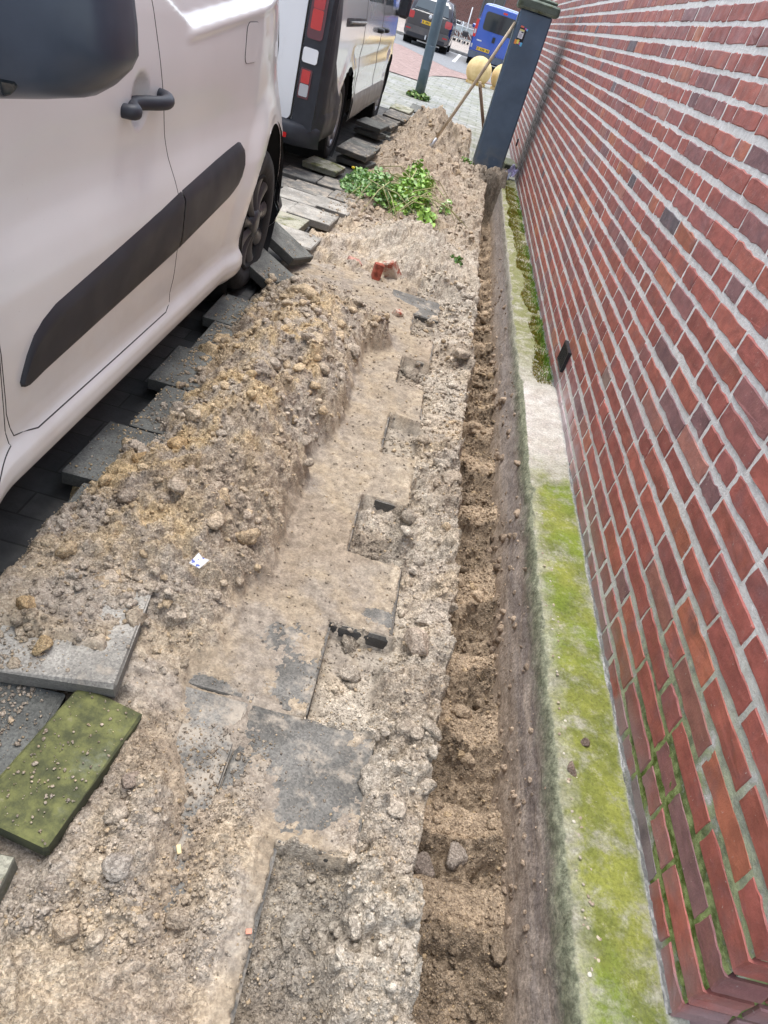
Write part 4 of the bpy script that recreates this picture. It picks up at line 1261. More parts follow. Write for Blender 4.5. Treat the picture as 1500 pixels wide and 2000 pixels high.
# ---- near white van, nose toward the viewer, its side along the footpath
V1 = empty('white_van', (-1.640, 0, 0))
tag(V1, 'white panel van with dark side moulding, parked nearest on the left', 'van')
V1Y0, V1Y1, AXR, AXF, WZ = -.38, 4.06, 3.33, .60, .325
def s1(y, z):
    y = np.asarray(y, float); z = np.asarray(z, float)
    w = np.interp(z, [.15, .21, .235, .27, .305, .318, .335, .37, .45, .58, .68, .74, .80, .86, .95, 1.05, 1.15, 1.25, 1.5, 1.8],
                     [.835, .872, .896, .905, .903, .893, .882, .880, .890, .902, .904, .897, .886, .880, .877, .874, .868, .855, .79, .70])
    # pressed panel behind the door, bottom edge rising to the rear
    zl = 1.118 + (y - 2.223) * .087
    inside = sstep(0, .016, z - zl) * sstep(0, .04, (y - 2.223) + (z - 1.118) * 3.05 - .0)
    w = w - .030 * inside
    w = w + .007 * np.exp(-((z - zl + .018) / .014) ** 2) * sstep(2.16, 2.24, y)
    # flare round the rear wheel
    for ay in (AXR, AXF):
        d = np.hypot(y - ay, z - WZ - .015)
        fl = .020 * sstep(.62, .47, d) * sstep(1.02, .80, z)
        w = w + fl * np.where(z > .2, 1, 0) - .006 * np.exp(-((d - .425) / .012) ** 2)
    # handle dish
    e = np.hypot((y - 1.885) / .052, (z - .962) / .062)
    w = w - .042 * sstep(1.0, .70, e)
    # gentle hollow in the door
    w = w - .012 * np.exp(-((z - .83) / .11) ** 2) * sstep(1.1, 1.5, y) * sstep(3.0, 2.4, y)
    # corners
    rb = np.clip((y - (V1Y1 - .16)) / .16, 0, 1); w = w - .14 * (1 - np.sqrt(np.clip(1 - rb ** 2.4, 0, 1)))
    w = w - np.interp(z, [.3, .5, .9, 1.2, 1.8], [.08, .10, .17, .21, .24]) * (np.clip((y - 2.95) / 1.0, 0, 1.2) ** 1.5)
    fb = np.clip((.45 - y) / .85, 0, 1); w = w - .34 * fb ** 2.2
    return w
def T1(y): return np.interp(y, [-.38, -.30, 0.0, .35, .75, 1.15, 1.6, 3.5, 3.92, 4.02, 4.06], [.72, .88, 1.02, 1.12, 1.48, 1.76, 1.81, 1.81, 1.79, 1.70, 1.62])
def zb1(y): return np.interp(y, [-.4, .2, 1.0, 3.9, 4.2], [.24, .21, .19, .19, .28])
ys1 = np.concatenate([np.arange(V1Y0, 1.0, .03), np.arange(1.0, 3.86, .0115), np.linspace(3.86, V1Y1, 22)])
body = link('body', shell(s1, T1, zb1, ys1, 140, lambda y: np.full_like(y, .22), [(AXR, WZ + .015, .415), (AXF, WZ + .015, .415)]), M_WHITE1, V1)
MB().box((0, (V1Y0 + V1Y1) / 2, .235), (1.44, V1Y1 - V1Y0 - .25, .10)).build('underbody', M_DARK, V1)
def mould(y0, y1, name):
    def zt(y):
        z = np.interp(y, [1.262, 1.268, 1.285, 1.31, 1.345, 1.40, 2.15, 2.60, 2.745, 2.775, 2.79, 2.797], [.475, .495, .535, .572, .594, .612, .705, .752, .765, .760, .745, .72])
        return z
    def zl(y): return np.interp(y, [1.262, 1.268, 1.285, 1.31, 1.40, 2.18, 2.68, 2.74, 2.775, 2.797], [.475, .462, .452, .450, .457, .520, .585, .603, .63, .68])
    yy = np.unique(np.concatenate([np.linspace(y0, y1, 46), [v for v in (1.268, 1.276, 1.285, 1.297, 1.31, 1.327, 1.345, 2.745, 2.76, 2.775, 2.783, 2.79) if y0 < v < y1]]))
    def soft(y, hi):
        a, b = zt(y), zl(y); m = (a + b) / 2; h = (a - b) / 2
        return a if hi else b
    return strip_patch(name, yy, lambda y: soft(y, True), lambda y: soft(y, False), s1, .011, M_TRIM, V1, 1, 9)
mould(1.262, 2.158, 'door_moulding'); mould(2.166, 2.797, 'rear_moulding')
seam('door_seam', [(1.930, 1.20), (2.045, .93), (2.150, .66), (2.186, .42), (2.178, .335), (2.13, .322)], s1, V1, .0020)
seam('sill_seam', [(2.13, .322), (1.75, .321), (1.33, .321), (1.245, .345), (1.215, .42), (1.18, .62), (1.12, .95), (1.10, 1.15)], s1, V1, .0024)
seam('wing_seam', [(1.175, .62), (1.20, .45), (1.215, .375), (1.225, .33), (1.10, .30), (1.06, .25)], s1, V1, .0022)
# handle
MB().smooth_tube([(s1(1.785, .955) - .004, 1.785, .950), (s1(1.80, .955) + .022, 1.800, .952), (s1(1.85, .955) + .034, 1.86, .957), (s1(1.95, .96) + .036, 1.945, .963), (s1(1.99, .965) + .026, 1.990, .967), (s1(2.0, .966) - .006, 2.004, .968)],
          [.016, .0175, .0165, .0165, .017, .016], 14).build('door_handle', M_TRIM2, V1)
# fuel flap
def rrect(y0, y1, z0, z1, r, n=5):
    P = []
    for cy, cz, a0 in ((y1 - r, z0 + r, -90), (y1 - r, z1 - r, 0), (y0 + r, z1 - r, 90), (y0 + r, z0 + r, 180)):
        for k in range(n + 1):
            a = R(a0 + 90 * k / n); P.append((cy + r * math.cos(a), cz + r * math.sin(a)))
    return P
ff = rrect(2.755, 2.905, 1.008, 1.128, .03)
ffo = MB().tube([(float(s1(y, z)) + .0005, y, z) for y, z in ff + ff[:1]], .0017, 5, False).build('fuel_flap_seam', M_SEAM, V1)
MB().prism([(float(s1(y, z)) + .0012, y, z) for y, z in ff], (.0010, 0, 0)).build('fuel_flap', M_WHITE1, V1)
# windows (above the picture's edge, still part of the van)
strip_patch('door_window', np.linspace(1.02, 1.86, 20), lambda y: float(T1(y)) - .26, lambda y: 1.24, s1, .004, M_GLASS, V1, 1, 6)
strip_patch('door_window', np.linspace(1.02, 1.86, 20), lambda y: float(T1(y)) - .26, lambda y: 1.24, s1, .004, M_GLASS, V1, -1, 6)
ws = []
for k, y in enumerate(np.linspace(.42, 1.02, 8)):
    for q in np.linspace(-1, 1, 9): ws.append((q * .66 * (1 - .08 * k / 7), y + .04 * q * q, float(T1(y + .04 * q * q)) + .006 - .05 * q * q))
MB().add(ws, [(i * 9 + j, i * 9 + j + 1, (i + 1) * 9 + j + 1, (i + 1) * 9 + j) for i in range(7) for j in range(8)], True).build('windscreen', M_GLASS, V1)
# rear corner: lamp and bumper
strip_patch('rear_bumper', np.linspace(3.72, 4.055, 16), lambda y: .46, lambda y: .27, s1, .016, M_TRIM2, V1, 1, 6)
strip_patch('tail_light', np.linspace(3.90, 4.05, 10), lambda y: 1.32, lambda y: .92, s1, .006, M_RED, V1, 1, 6)
for sd_ in (1, -1):
    well(V1, sd_ * .862, AXR, WZ + .015, .43, .26, sd_); well(V1, sd_ * .80, AXF, WZ + .015, .418, .30, sd_)
    wheel(V1, sd_ * .858, AXR, WZ, .322, .20, sd_, M_RIM, 9); wheel(V1, sd_ * .845, AXF, WZ, .322, .20, sd_, M_RIM, 9)
# mirror
MP = [(-.80, 1.02), (-.722, 1.036), (-.629, 1.061), (-.566, 1.081), (-.538, 1.102), (-.515, 1.128), (-.505, 1.150), (-.509, 1.19), (-.518, 1.235), (-.532, 1.33), (-.548, 1.385), (-.60, 1.405), (-.74, 1.395), (-.80, 1.37), (-.815, 1.25), (-.812, 1.10)]
mc = Vector((-.66, 0, 1.21)); mv = []; mf = []; nm_ = len(MP)
for dy, sc_ in ((.0, .10), (.001, .35), (.004, .58), (.012, .78), (.026, .90), (.045, .965), (.075, 1.0), (.115, 1.0), (.135, .98), (.14, .93)):
    for X, Z in MP:
        mv.append((mc.x + (X - mc.x) * sc_ + 1.640, 1.10 + dy, mc.z + (Z - mc.z) * sc_))
for i_ in range(9):
    for k_ in range(nm_): mf.append((i_ * nm_ + k_, i_ * nm_ + (k_ + 1) % nm_, (i_ + 1) * nm_ + (k_ + 1) % nm_, (i_ + 1) * nm_ + k_))
mf.append(tuple(range(nm_ - 1, -1, -1))); mf.append(tuple(9 * nm_ + k_ for k_ in range(nm_)))
M_MIR = plain('mirror_plastic', (.045, .058, .082), .38, .10, 7, spec=.5)
mir = MB().add(mv, mf, True).build('mirror_housing', M_MIR, V1)
MB().tube([(.80, 1.27, 1.17), (.86, 1.245, 1.13), (.93, 1.22, 1.11)], [.034, .032, .03], 12).build('mirror_arm', M_TRIM2, V1)
ind = MB().lathe([(.034, 0), (.030, -.004), (.0001, -.005)], 20, 'Y', Matrix.Translation((.968, 1.118, 1.092)) @ Matrix.Rotation(R(6), 4, 'Z')).build('indicator', M_GLASS, V1)

# ---- white van further along, its tail toward the viewer
V2 = empty('white_rear_van', (-1.985, 0, 0))
tag(V2, 'glossy white van with black rear corners and stacked red lamps, parked behind the first', 'van')
B0, B1, AR2, AF2, WZ2 = 5.90, 10.95, 6.88, 10.02, .33
def s2(y, z):
    y = np.asarray(y, float); z = np.asarray(z, float)
    w = np.interp(z, [.2, .26, .30, .42, .52, .58, .70, .90, 1.0, 1.10, 1.20, 1.6, 2.0], [.90, .955, .97, .978, .978, .968, .972, .965, .955, .948, .935, .86, .76])
    rb = np.clip(((B0 + .10) - y) / .10, 0, 1); w = w - .07 * (1 - np.sqrt(np.clip(1 - rb ** 2, 0, 1)))
    fb = np.clip((y - (B1 - .9)) / .9, 0, 1); w = w - .30 * fb ** 2.4
    for ay in (AR2, AF2):
        d = np.hypot(y - ay, z - WZ2 - .02); w = w + .012 * sstep(.56, .43, d)
    w = w - .012 * np.exp(-((z - .80) / .07) ** 2) * sstep(6.6, 7.2, y)
    return w
def T2(y): return np.interp(y, [5.90, 5.94, 6.05, 6.5, 9.3, 9.9, 10.35, 10.8, 10.95], [1.86, 1.92, 1.96, 1.98, 1.97, 1.62, 1.16, 1.0, .82])
ysB = np.concatenate([np.linspace(B0, 6.05, 10), np.arange(6.08, B1, .03)])
link('body', shell(s2, T2, lambda y: np.interp(y, [5.9, 6.2, 10.5, 11], [.30, .25, .25, .28]), ysB, 56, lambda y: np.full_like(y, .22), [(AR2, WZ2 + .02, .40), (AF2, WZ2 + .02, .40)]), M_WHITE2, V2)
MB().box((0, 8.4, .27), (1.6, 4.6, .12)).build('underbody', M_DARK, V2)
# tail: white doors, black corners, lamps, bumper
def panel(name, x0, x1, z0, z1, y, d, mat, r=.03, parent=None, ch=None):
    P = rrect(x0, x1, z0, z1, r)
    return MB().prism([(a, y, b) for a, b in P][::-1], (0, d, 0)).build(name, mat, parent or V2)
panel('rear_door', .004, .745, .375, 1.82, B0 - .022, .02, M_WHITE2, .05)
panel('rear_door', -.745, -.004, .375, 1.82, B0 - .022, .02, M_WHITE2, .05)
panel('door_gap', -.755, .755, .362, 1.83, B0 - .012, .01, M_SEAM, .05)
panel('rear_window', .09, .66, 1.22, 1.66, B0 - .026, .006, M_GLASS, .06); panel('rear_window', -.66, -.09, 1.22, 1.66, B0 - .026, .006, M_GLASS, .06)
panel('number_plate_recess', .10, .62, .74, .90, B0 - .0235, .004, M_WHITE2, .04)
for sd_ in (1, -1):
    yy = np.concatenate([np.linspace(B0 + .002, B0 + .1, 8), np.linspace(B0 + .12, B0 + .22, 4)])
    def zbk(y): return .36
    def ztk(y): return 1.70
    # wrap of the black corner: side part and rear part
    strip_patch('corner_cladding', yy, ztk, zbk, s2, .010, M_TRIM2, V2, sd_, 12)
    low = np.concatenate([np.linspace(B0 + .2, 6.52, 8)])
    strip_patch('side_cladding', low, lambda y: .86 - max(0, (y - 6.12)) * .75, lambda y: .40, s2, .012, M_TRIM2, V2, sd_, 8)
    panel('corner_panel', *sorted((sd_ * .762, sd_ * .925)), .33, 1.72, B0 - .030, .045, M_TRIM2, .03)
    MB().box((sd_ * .90, B0 + .03, .88), (.10, .10, 1.24), ch=.04).build('corner_post', M_TRIM2, V2)
    x0, x1 = sorted((sd_ * .775, sd_ * .892))
    lamp = panel('tail_lamp', x0, x1, .925, 1.46, B0 - .040, .012, M_DRED, .025)
    panel('stop_lens', x0 + .018, x1 - .02, .985, 1.105, B0 - .046, .008, M_REDB, .012, lamp); panel('upper_lens', x0 + .018, x1 - .02, 1.108, 1.23, B0 - .046, .008, M_RED, .012, lamp)
    panel('clear_lens', x0 + .02, x1 - .015, 1.26, 1.36, B0 - .046, .008, M_CLEAR, .012, lamp)
    panel('white_block', x0 - .005, x1 - .01, .775, .870, B0 - .044, .016, M_WHITE2, .018)
    lw_ = panel('lower_lamp', x0 + .0, x1 - .03, .545, .740, B0 - .040, .012, M_DRED, .014)
    panel('red_lens', x0 + .012, x1 - .042, .645, .73, B0 - .047, .009, M_REDB, .008, lw_); panel('reverse_lens', x0 + .01, x1 - .04, .56, .64, B0 - .047, .009, M_CLEAR, .010, lw_)
bm = MB()
bp = []
for k in range(29):
    a = -1 + 2 * k / 28
    xx = .985 * math.copysign(min(1, abs(a) * 1.04), a); yb = B0 - .085 + .13 * max(0, abs(a) - .78) / .22 * (1 if abs(a) < 1 else 1) ** 2
    for z, o in ((.215, .05), (.235, .012), (.28, .0), (.345, .0), (.372, .02), (.385, .07), (.39, .20)): bp.append((xx, yb + o, z))
bm.add(bp, [(i * 7 + j, (i + 1) * 7 + j, (i + 1) * 7 + j + 1, i * 7 + j + 1) for i in range(28) for j in range(6)], True)
bm.build('rear_bumper', M_TRIM2, V2)
strip = np.linspace(B0 - .02, 6.50, 12)
strip_patch('bumper_side', np.linspace(B0 + .0, 6.50, 12), lambda y: .50, lambda y: .225 + .0, s2, .020, M_TRIM2, V2, 1, 6)
strip_patch('bumper_side', np.linspace(B0 + .0, 6.50, 12), lambda y: .50, lambda y: .225 + .0, s2, .020, M_TRIM2, V2, -1, 6)
panel('bumper_reflector', .625, .755, .265, .300, B0 - .092, .012, M_REDB, .008); panel('bumper_reflector', -.755, -.625, .265, .300, B0 - .092, .012, M_REDB, .008)
for sd_ in (1, -1):
    strip_patch('sill_cladding', np.linspace(7.30, 9.60, 30), lambda y: .50, lambda y: .275, s2, .012, M_GREYTR, V2, sd_, 7)
    well(V2, sd_ * .945, AR2, WZ2 + .02, .402, .34, sd_); well(V2, sd_ * .94, AF2, WZ2 + .02, .402, .34, sd_)
    wheel(V2, sd_ * .935, AR2, WZ2, .33, .21, sd_, M_RIMS, 8); wheel(V2, sd_ * .935, AF2, WZ2, .33, .21, sd_, M_RIMS, 8)
    strip_patch('side_window', np.linspace(7.55, 8.60, 16), lambda y: 1.60, lambda y: 1.185 + .0 * y, s2, .004, M_GLASS2, V2, sd_, 5)
    strip_patch('front_window', np.linspace(8.78, 9.72, 16), lambda y: min(1.60, float(T2(y)) - .12), lambda y: 1.17, s2, .004, M_GLASS2, V2, sd_, 5)
    strip_patch('rail_slot', np.linspace(6.42, 7.42, 12), lambda y: 1.095, lambda y: 1.028, s2, .004, M_TRIM, V2, sd_, 4)
    MB().tube([(sd_ * (float(s2(y, 1.06)) + .010), y, 1.062) for y in (6.55, 6.9, 7.40)], .010, 8).build('door_rail', M_GREYTR, V2)
    seam('sliding_door_seam', [(7.46, 1.80), (7.46, 1.1), (7.45, .55), (7.45, .27)], s2, V2, .006, sd_)
    seam('front_door_seam', [(8.70, 1.80), (8.70, 1.1), (8.70, .55), (8.70, .27)], s2, V2, .006, sd_)
    for yy_ in (8.46, 8.90):
        MB().tube([(sd_ * (float(s2(yy_, 1.0)) - .01), yy_ - .09, 1.0), (sd_ * (float(s2(yy_, 1.0)) + .035), yy_ - .05, 1.0), (sd_ * (float(s2(yy_, 1.0)) + .035), yy_ + .06, 1.0), (sd_ * (float(s2(yy_, 1.0)) - .01), yy_ + .09, 1.0)], .022, 8).build('door_handle', M_BLACK, V2)
    MB().box((sd_ * 1.03, 9.78, 1.24), (.13, .10, .22), ch=.03).tube([(sd_ * .93, 9.8, 1.16), (sd_ * 1.05, 9.79, 1.18)], .03, 8).build('wing_mirror', M_TRIM2, V2)
txt = bpy.data.curves.new('lettering', 'FONT'); txt.body = 'r.nl'; txt.size = .085; txt.extrude = .0006
tmp = bpy.data.objects.new('lettering_curve', txt); COL.objects.link(tmp); bpy.context.view_layer.update()
tme = bpy.data.meshes.new_from_object(tmp.evaluated_get(bpy.context.evaluated_depsgraph_get())); bpy.data.objects.remove(tmp)
to = link('lettering', tme, M_TRIM, V2)
to.location = (.528, B0 - .0240, .475); to.rotation_euler = (math.pi / 2, 0, 0)

# ---- cars across the street
def plate(parent, x, y, z, w=.52, h=.11, tilt=0):
    pl = MB().box((x, y, z), (w, .012, h), ch=.004).build('number_plate', M_PLATE, parent)
    MB().box((x - w / 2 + .02, y - .0072, z), (.04, .003, h - .01)).build('plate_band', M_EU, pl)
    ch_ = MB()
    xx = x - w / 2 + .075
    for k, g in enumerate((1, 0, 1, 1, 1, 0, 1, 1)):
        if g: ch_.box((xx + .018, y - .0072, z), (.032, .003, h * .62))
        else: ch_.box((xx + .014, y - .0072, z), (.018, .003, .012))
        xx += .054
    ch_.build('plate_marks', M_INK, pl)

def car(name, label, loc, L, Wd, Hh, paint, kind):
    c = empty(name, loc); tag(c, label, 'van' if kind == 'van' else 'car')
    hw = Wd / 2
    if kind == 'van':
        Tt = lambda y: np.interp(y, [0, .05, .18, .4, L * .70, L * .80, L * .90, L], [Hh * .93, Hh * .96, Hh * .985, Hh, Hh * .99, Hh * .78, Hh * .56, Hh * .42])
        sf = lambda y, z: hw * np.interp(z / Hh, [.1, .16, .25, .45, .55, .95, 1], [.92, .97, 1, 1, .98, .84, .8]) * (1 - .05 * sstep(.12, 0, np.asarray(y, float))) * (1 - .2 * sstep(L * .8, L, np.asarray(y, float)))
        belt = .56
    else:
        Tt = lambda y: np.interp(y, [0, .06, .2, .5, L * .55, L * .72, L * .80, L], [Hh * .60, Hh * .68, Hh * .86, Hh * .97, Hh, Hh * .70, Hh * .62, Hh * .42])
        sf = lambda y, z: hw * np.interp(z / Hh, [.1, .16, .3, .55, .62, .95, 1], [.90, .96, 1, .985, .95, .76, .7]) * (1 - .10 * sstep(.35, 0, np.asarray(y, float)) ** 1.5) * (1 - .2 * sstep(L * .8, L, np.asarray(y, float)))
        belt = .62
    wr = .315
    a1, a2 = L * .20, L * .80
    link('body', shell(sf, Tt, lambda y: np.full_like(y, .24), np.linspace(0, L, 70), 30, lambda y: np.full_like(y, .16), [(a1, wr + .02, .38), (a2, wr + .02, .38)], 6), paint, c)
    MB().box((0, L / 2, .26), (Wd * .8, L * .9, .14)).build('underbody', M_DARK, c)
    for s_ in (1, -1):
        well(c, s_ * (hw - .03), a1, wr + .02, .38, .3, s_); well(c, s_ * (hw - .03), a2, wr + .02, .38, .3, s_)
        wheel(c, s_ * (hw - .035), a1, wr, wr, .2, s_, M_RIMS, 6); wheel(c, s_ * (hw - .035), a2, wr, wr, .2, s_, M_RIMS, 6)
        strip_patch('side_window', np.linspace(L * .14, L * .66, 20), lambda y: float(Tt(y)) - .19, lambda y: Hh * belt, sf, .004, M_GLASS, c, s_, 5)
        MB().box((s_ * (hw + .07), L * .66, Hh * belt + .06), (.16, .09, .13), ch=.03).build('wing_mirror', paint, c)
    return c, sf, Tt
M_DKCAR = mk_carpaint('dark_car_paint', (.035, .033, .040), .22, .12, (.3, .26, .22), .2, .8)
M_BLUE = mk_carpaint('blue_van_paint', (.020, .085, .42), .22, .08, (.3, .26, .22), .1, .8)
def cp(parent, name, x0, x1, z0, z1, y, d, mat, r=.03): return panel(name, x0, x1, z0, z1, y, d, mat, r, parent)
C1, sf1, TT1 = car('dark_people_carrier', 'dark grey people carrier with yellow plate parked across the street', (-2.06, 31.4, .008), 4.4, 1.80, 1.66, M_DKCAR, 'car')
MB().add([(-.66, .045, 1.12), (.66, .045, 1.12), (.55, .20, 1.47), (-.55, .20, 1.47)], [(0, 1, 2, 3)]).build('rear_window', M_GLASS2, C1)
MB().add([(-.60, .052, 1.14), (-.1, .050, 1.14), (-.1, .056, 1.165), (-.60, .058, 1.165)], [(0, 1, 2, 3)]).build('wiper', M_BLACK, C1)
cp(C1, 'tailgate_panel', -.72, .72, .62, 1.06, -.012, .012, M_DKCAR, .08)
cp(C1, 'bumper', -.86, .86, .30, .60, -.07, .16, mk_carpaint('dark_bumper_paint', (.06, .056, .062), .35, .2), .08)
cp(C1, 'lower_bumper', -.74, .74, .25, .38, -.078, .05, M_TRIM, .05)
MB().box((.0, -.09, .34), (.05, .08, .14)).build('tow_hitch', M_STEEL, C1)
for s_ in (1, -1):
    x0, x1 = sorted((s_ * .60, s_ * .86)); cp(C1, 'tail_light', x0, x1, .80, 1.02, -.022, .07, M_RED, .05)
    x0, x1 = sorted((s_ * .62, s_ * .80)); cp(C1, 'bumper_reflector', x0, x1, .46, .50, -.078, .02, M_RED, .01)
MB().lathe([(.065, 0), (.06, -.015), (.0001, -.016)], 20, 'Y', Matrix.Translation((0, -.014, .98))).build('badge', M_STEEL, C1)
plate(C1, -.05, -.022, .78)
C2, sf2_, TT2 = car('blue_van', 'bright blue van with dark rear window and yellow plate across the street', (.56, 30.5, .008), 4.8, 1.86, 1.96, M_BLUE, 'van')
cp(C2, 'tailgate', -.80, .80, .48, 1.86, -.014, .014, M_BLUE, .06)
cp(C2, 'rear_window', -.66, .66, 1.14, 1.70, -.024, .012, M_GLASS, .10)
cp(C2, 'handle', -.20, -.09, .84, 1.02, -.030, .018, M_BLACK, .03)
cp(C2, 'third_brake_light', -.08, .08, 1.74, 1.80, -.030, .02, M_REDB, .02)
cp(C2, 'bumper', -.92, .92, .25, .46, -.10, .18, plain('grey_bumper', (.10, .12, .16), .5, .1, 6), .05)
for s_ in (1, -1):
    x0, x1 = sorted((s_ * .83, s_ * .93)); tl_ = cp(C2, 'tail_light', x0, x1, .86, 1.40, -.022, .05, M_REDB, .03)
    cp(tl_, 'clear_lens', x0 + .02, x1 - .02, .96, 1.10, -.028, .012, M_CLEAR, .02)
    x0, x1 = sorted((s_ * .84, s_ * .90)); cp(C2, 'fog_light', x0, x1, .54, .66, -.024, .04, M_CLEAR, .015)
cp(C2, 'name_badge', -.74, -.56, .78, .82, -.020, .010, M_STEEL, .008)
plate(C2, -.44, -.026, .56)

# ------------------------------------------------------------------ street furniture
M_LAMP = mk_paint('lamp_post_paint', (.085, .125, .16))
lp = empty('lamp_post', (-.80, 14.3, 0))
tag(lp, 'blue-grey steel lamp post standing on the pavement beside the rear van', 'lamp post')
MB().tube([(0, 0, -.05), (-.02, 0, 1.2), (-.03, 0, 2.4), (-.035, 0, 4.2)], [.088, .086, .072, .055], 24).build('pole', M_LAMP, lp)
MB().box((.0, -.086, .62), (.09, .012, .36), ch=.004).build('hatch', M_LAMP, lp)
MB().tube([(-.035, 0, 4.1), (-.04, .12, 4.35), (-.05, .55, 4.45)], .035, 12).build('bracket', M_LAMP, lp)
MB().box((-.05, .80, 4.44), (.24, .55, .10), ch=.03).build('lantern', M_LAMP, lp)
def mk_yellow():
    n = NT('yellow_concrete', .85, .2)
    c = n.mix(n.ramp(n.noise(6, 5, .65), .3, .7), (.60, .43, .20), (.76, .58, .30))
    c = n.mix(n.math('MULTIPLY', n.ramp(n.xyz()[2], .0, .22, 1, 0), n.ramp(n.noise(12, 5), .4, .6)), c, (.42, .24, .05))
    return n.done(c, .85, n.bump(n.noise(50, 4), .2, .004))
M_YEL = mk_yellow()
def ball(label, x, y, r):
    b_ = empty('ball_bollard', (x, y, 0)); tag(b_, label, 'bollard', 'yellow concrete ball bollards')
    pr = [(r * .80, -.01), (r * .80, .04), (r * .86, .06)]
    for k in range(2, 20):
        a = -math.pi / 2 + math.pi * k / 19
        if r * math.cos(a) > .001 and r * .92 + r * math.sin(a) > .06: pr.append((r * math.cos(a), r * .92 + r * math.sin(a)))
    pr.append((.001, r * 1.92))
    MB().lathe(pr[3:], 40).build('ball', M_YEL, b_)
    MB().lathe([(r * .78, -.02), (r * .80, .05), (r * .70, .075)], 32).build('base', M_YEL, b_)
ball('yellow concrete ball bollard, the left one behind the shovel handle', .16, 21.9, .34)
ball('yellow concrete ball bollard, the right one half behind the pillar', .86, 22.3, .34)

# shopping trolleys in a row
M_CHROME = plain('trolley_wire', (.62, .66, .68), .3, .08, 10, metal=.6)
def trolley_meshes():
    g = MB()
    W2, D, z0, z1 = .27, .85, .50, .98
    for t in np.linspace(0, 1, 9):
        z = z0 + (z1 - z0) * t; e = .04 * (1 - t)
        g.tube([(-W2 + e, e, z), (W2 - e, e, z), (W2 - e, D - e * 3, z), (-W2 + e, D - e * 3, z), (-W2 + e, e, z)], .005, 4, False)
    for t in np.linspace(-1, 1, 9): g.tube([(t * (W2 - .04), .04, z0), (t * W2, 0, z1)], .004, 4, False); g.tube([(t * (W2 - .04), D - .12, z0), (t * W2, D, z1)], .004, 4, False)
    for t in np.linspace(0, 1, 12):
        for s_ in (-1, 1): g.tube([(s_ * (W2 - .04), .04 + (D - .16) * t, z0), (s_ * W2, D * t, z1)], .004, 4, False)
    for t in np.linspace(-1, 1, 9): g.tube([(t * (W2 - .04), .04, z0), (t * (W2 - .04), D - .12, z0)], .004, 4, False)
    fr = MB()
    for s_ in (-1, 1):
        fr.tube([(s_ * .25, -.10, 1.02), (s_ * .26, .05, .55), (s_ * .24, .10, .20), (s_ * .20, .80, .17), (s_ * .20, .82, .13)], .014, 6)
        fr.tube([(s_ * .24, .12, .20), (s_ * .26, .02, .13)], .014, 6)
        fr.tube([(s_ * .20, .80, .17), (s_ * .24, .45, .50)], .012, 6)
    hd = MB().tube([(-.27, -.10, 1.02), (.27, -.10, 1.02)], .022, 10)
    wh = MB().lathe([(.0001, -.014), (.055, -.014), (.062, -.006), (.062, .006), (.055, .014), (.0001, .014)], 16, 'X')
    return g.mesh('basket'), fr.mesh('frame'), hd.mesh('handle'), wh.mesh('castor')
tb, tf, th_, tw = trolley_meshes()
for m_, mt in ((tb, M_CHROME), (tf, M_CHROME), (th_, M_BLACK), (tw, M_RUB)): m_.materials.append(mt)
tl = ['leftmost shopping trolley of the nested row across the street'] + ['shopping trolley nested in the middle of the row across the street'] * 6 + ['rightmost shopping trolley of the nested row across the street']
for k in range(8):
    t = empty('shopping_trolley', (-3.05 + k * .30, 49.0, .10), R(-90)); tag(t, tl[k], 'shopping trolley', 'shopping trolleys nested in a row')
    for nm, m_ in (('basket', tb), ('frame', tf), ('handle', th_)):
        o = bpy.data.objects.new(nm, m_); COL.objects.link(o); o.parent = t
    for wx, wy in ((-.25, .02), (.25, .02), (-.20, .82), (.20, .82)):
        o = bpy.data.objects.new('castor', tw); COL.objects.link(o); o.parent = t; o.location = (wx, wy, .062)
# rail of the trolley park
rail = empty('trolley_rail', (-1.9, 48.3, .10)); tag(rail, 'steel rail with white posts in front of the shopping trolleys', 'railing')
MB().tube([(-2.2, 0, .78), (2.0, 0, .78)], .03, 10).build('bar', M_CHROME, rail)
MB().box((-.1, .02, .66), (4.1, .012, .22)).build('screen', plain('trolley_screen', (.42, .48, .50), .4, .1, 5), rail)
for x in (-2.1, -.75, .62, 1.95): MB().tube([(x, 0, -.02), (x, 0, 1.0)], .03, 10).build('post', M_CHROME, rail)
for k, (x, h_) in enumerate(((-2.35, 3.0), (-.98, 1.75))):
    p_ = MB().tube([(0, 0, 0), (0, 0, h_)], .045 if k == 0 else .03, 12).build('white_post', plain('white_steel', (.7, .71, .72), .4, .06, 6)); p_.location = (x, 47.2, .1)
    tag(p_, ['tall white steel post behind the dark car', 'short white sign post left of the blue van'][k], 'post')
MB().box((0, 0, .50), (.34, .30, .28), ch=.05).build('box', M_TRIM, p_)

# ------------------------------------------------------------------ building across the street
M_FAR = mk_clinker('far_brick', (.16, .075, .065), (.22, .10, .085), .22, .07, (.25, .21, .19), .1)
n_ = NT('far_brickwork', .9); tbk = n_.t.nodes.new('ShaderNodeTexBrick'); vv = n_.mapv((1, 1, 1), rot=(R(90), 0, 0)); n_.t.links.new(vv, tbk.inputs['Vector'])
for nm_, v_ in (('Scale', 1.0), ('Brick Width', .24), ('Row Height', .07), ('Mortar Size', .006)): tbk.inputs[nm_].default_value = v_
tbk.inputs['Color1'].default_value = (.15, .07, .06, 1); tbk.inputs['Color2'].default_value = (.21, .095, .08, 1); tbk.inputs['Mortar'].default_value = (.26, .22, .2, 1)
M_FAR = n_.done(tbk.outputs[0], .9)
bd = empty('shop_building', (0, 62, .1)); tag(bd, 'dark red brick shop building with large windows across the street', 'building')
M_FRAME = plain('window_frame_grey', (.16, .17, .19), .5, .1, 5)
M_SHOPG = mk_glass('shop_glass', (.05, .055, .06))
M_SHOPG2 = mk_glass('shop_glass_green', (.20, .24, .17))
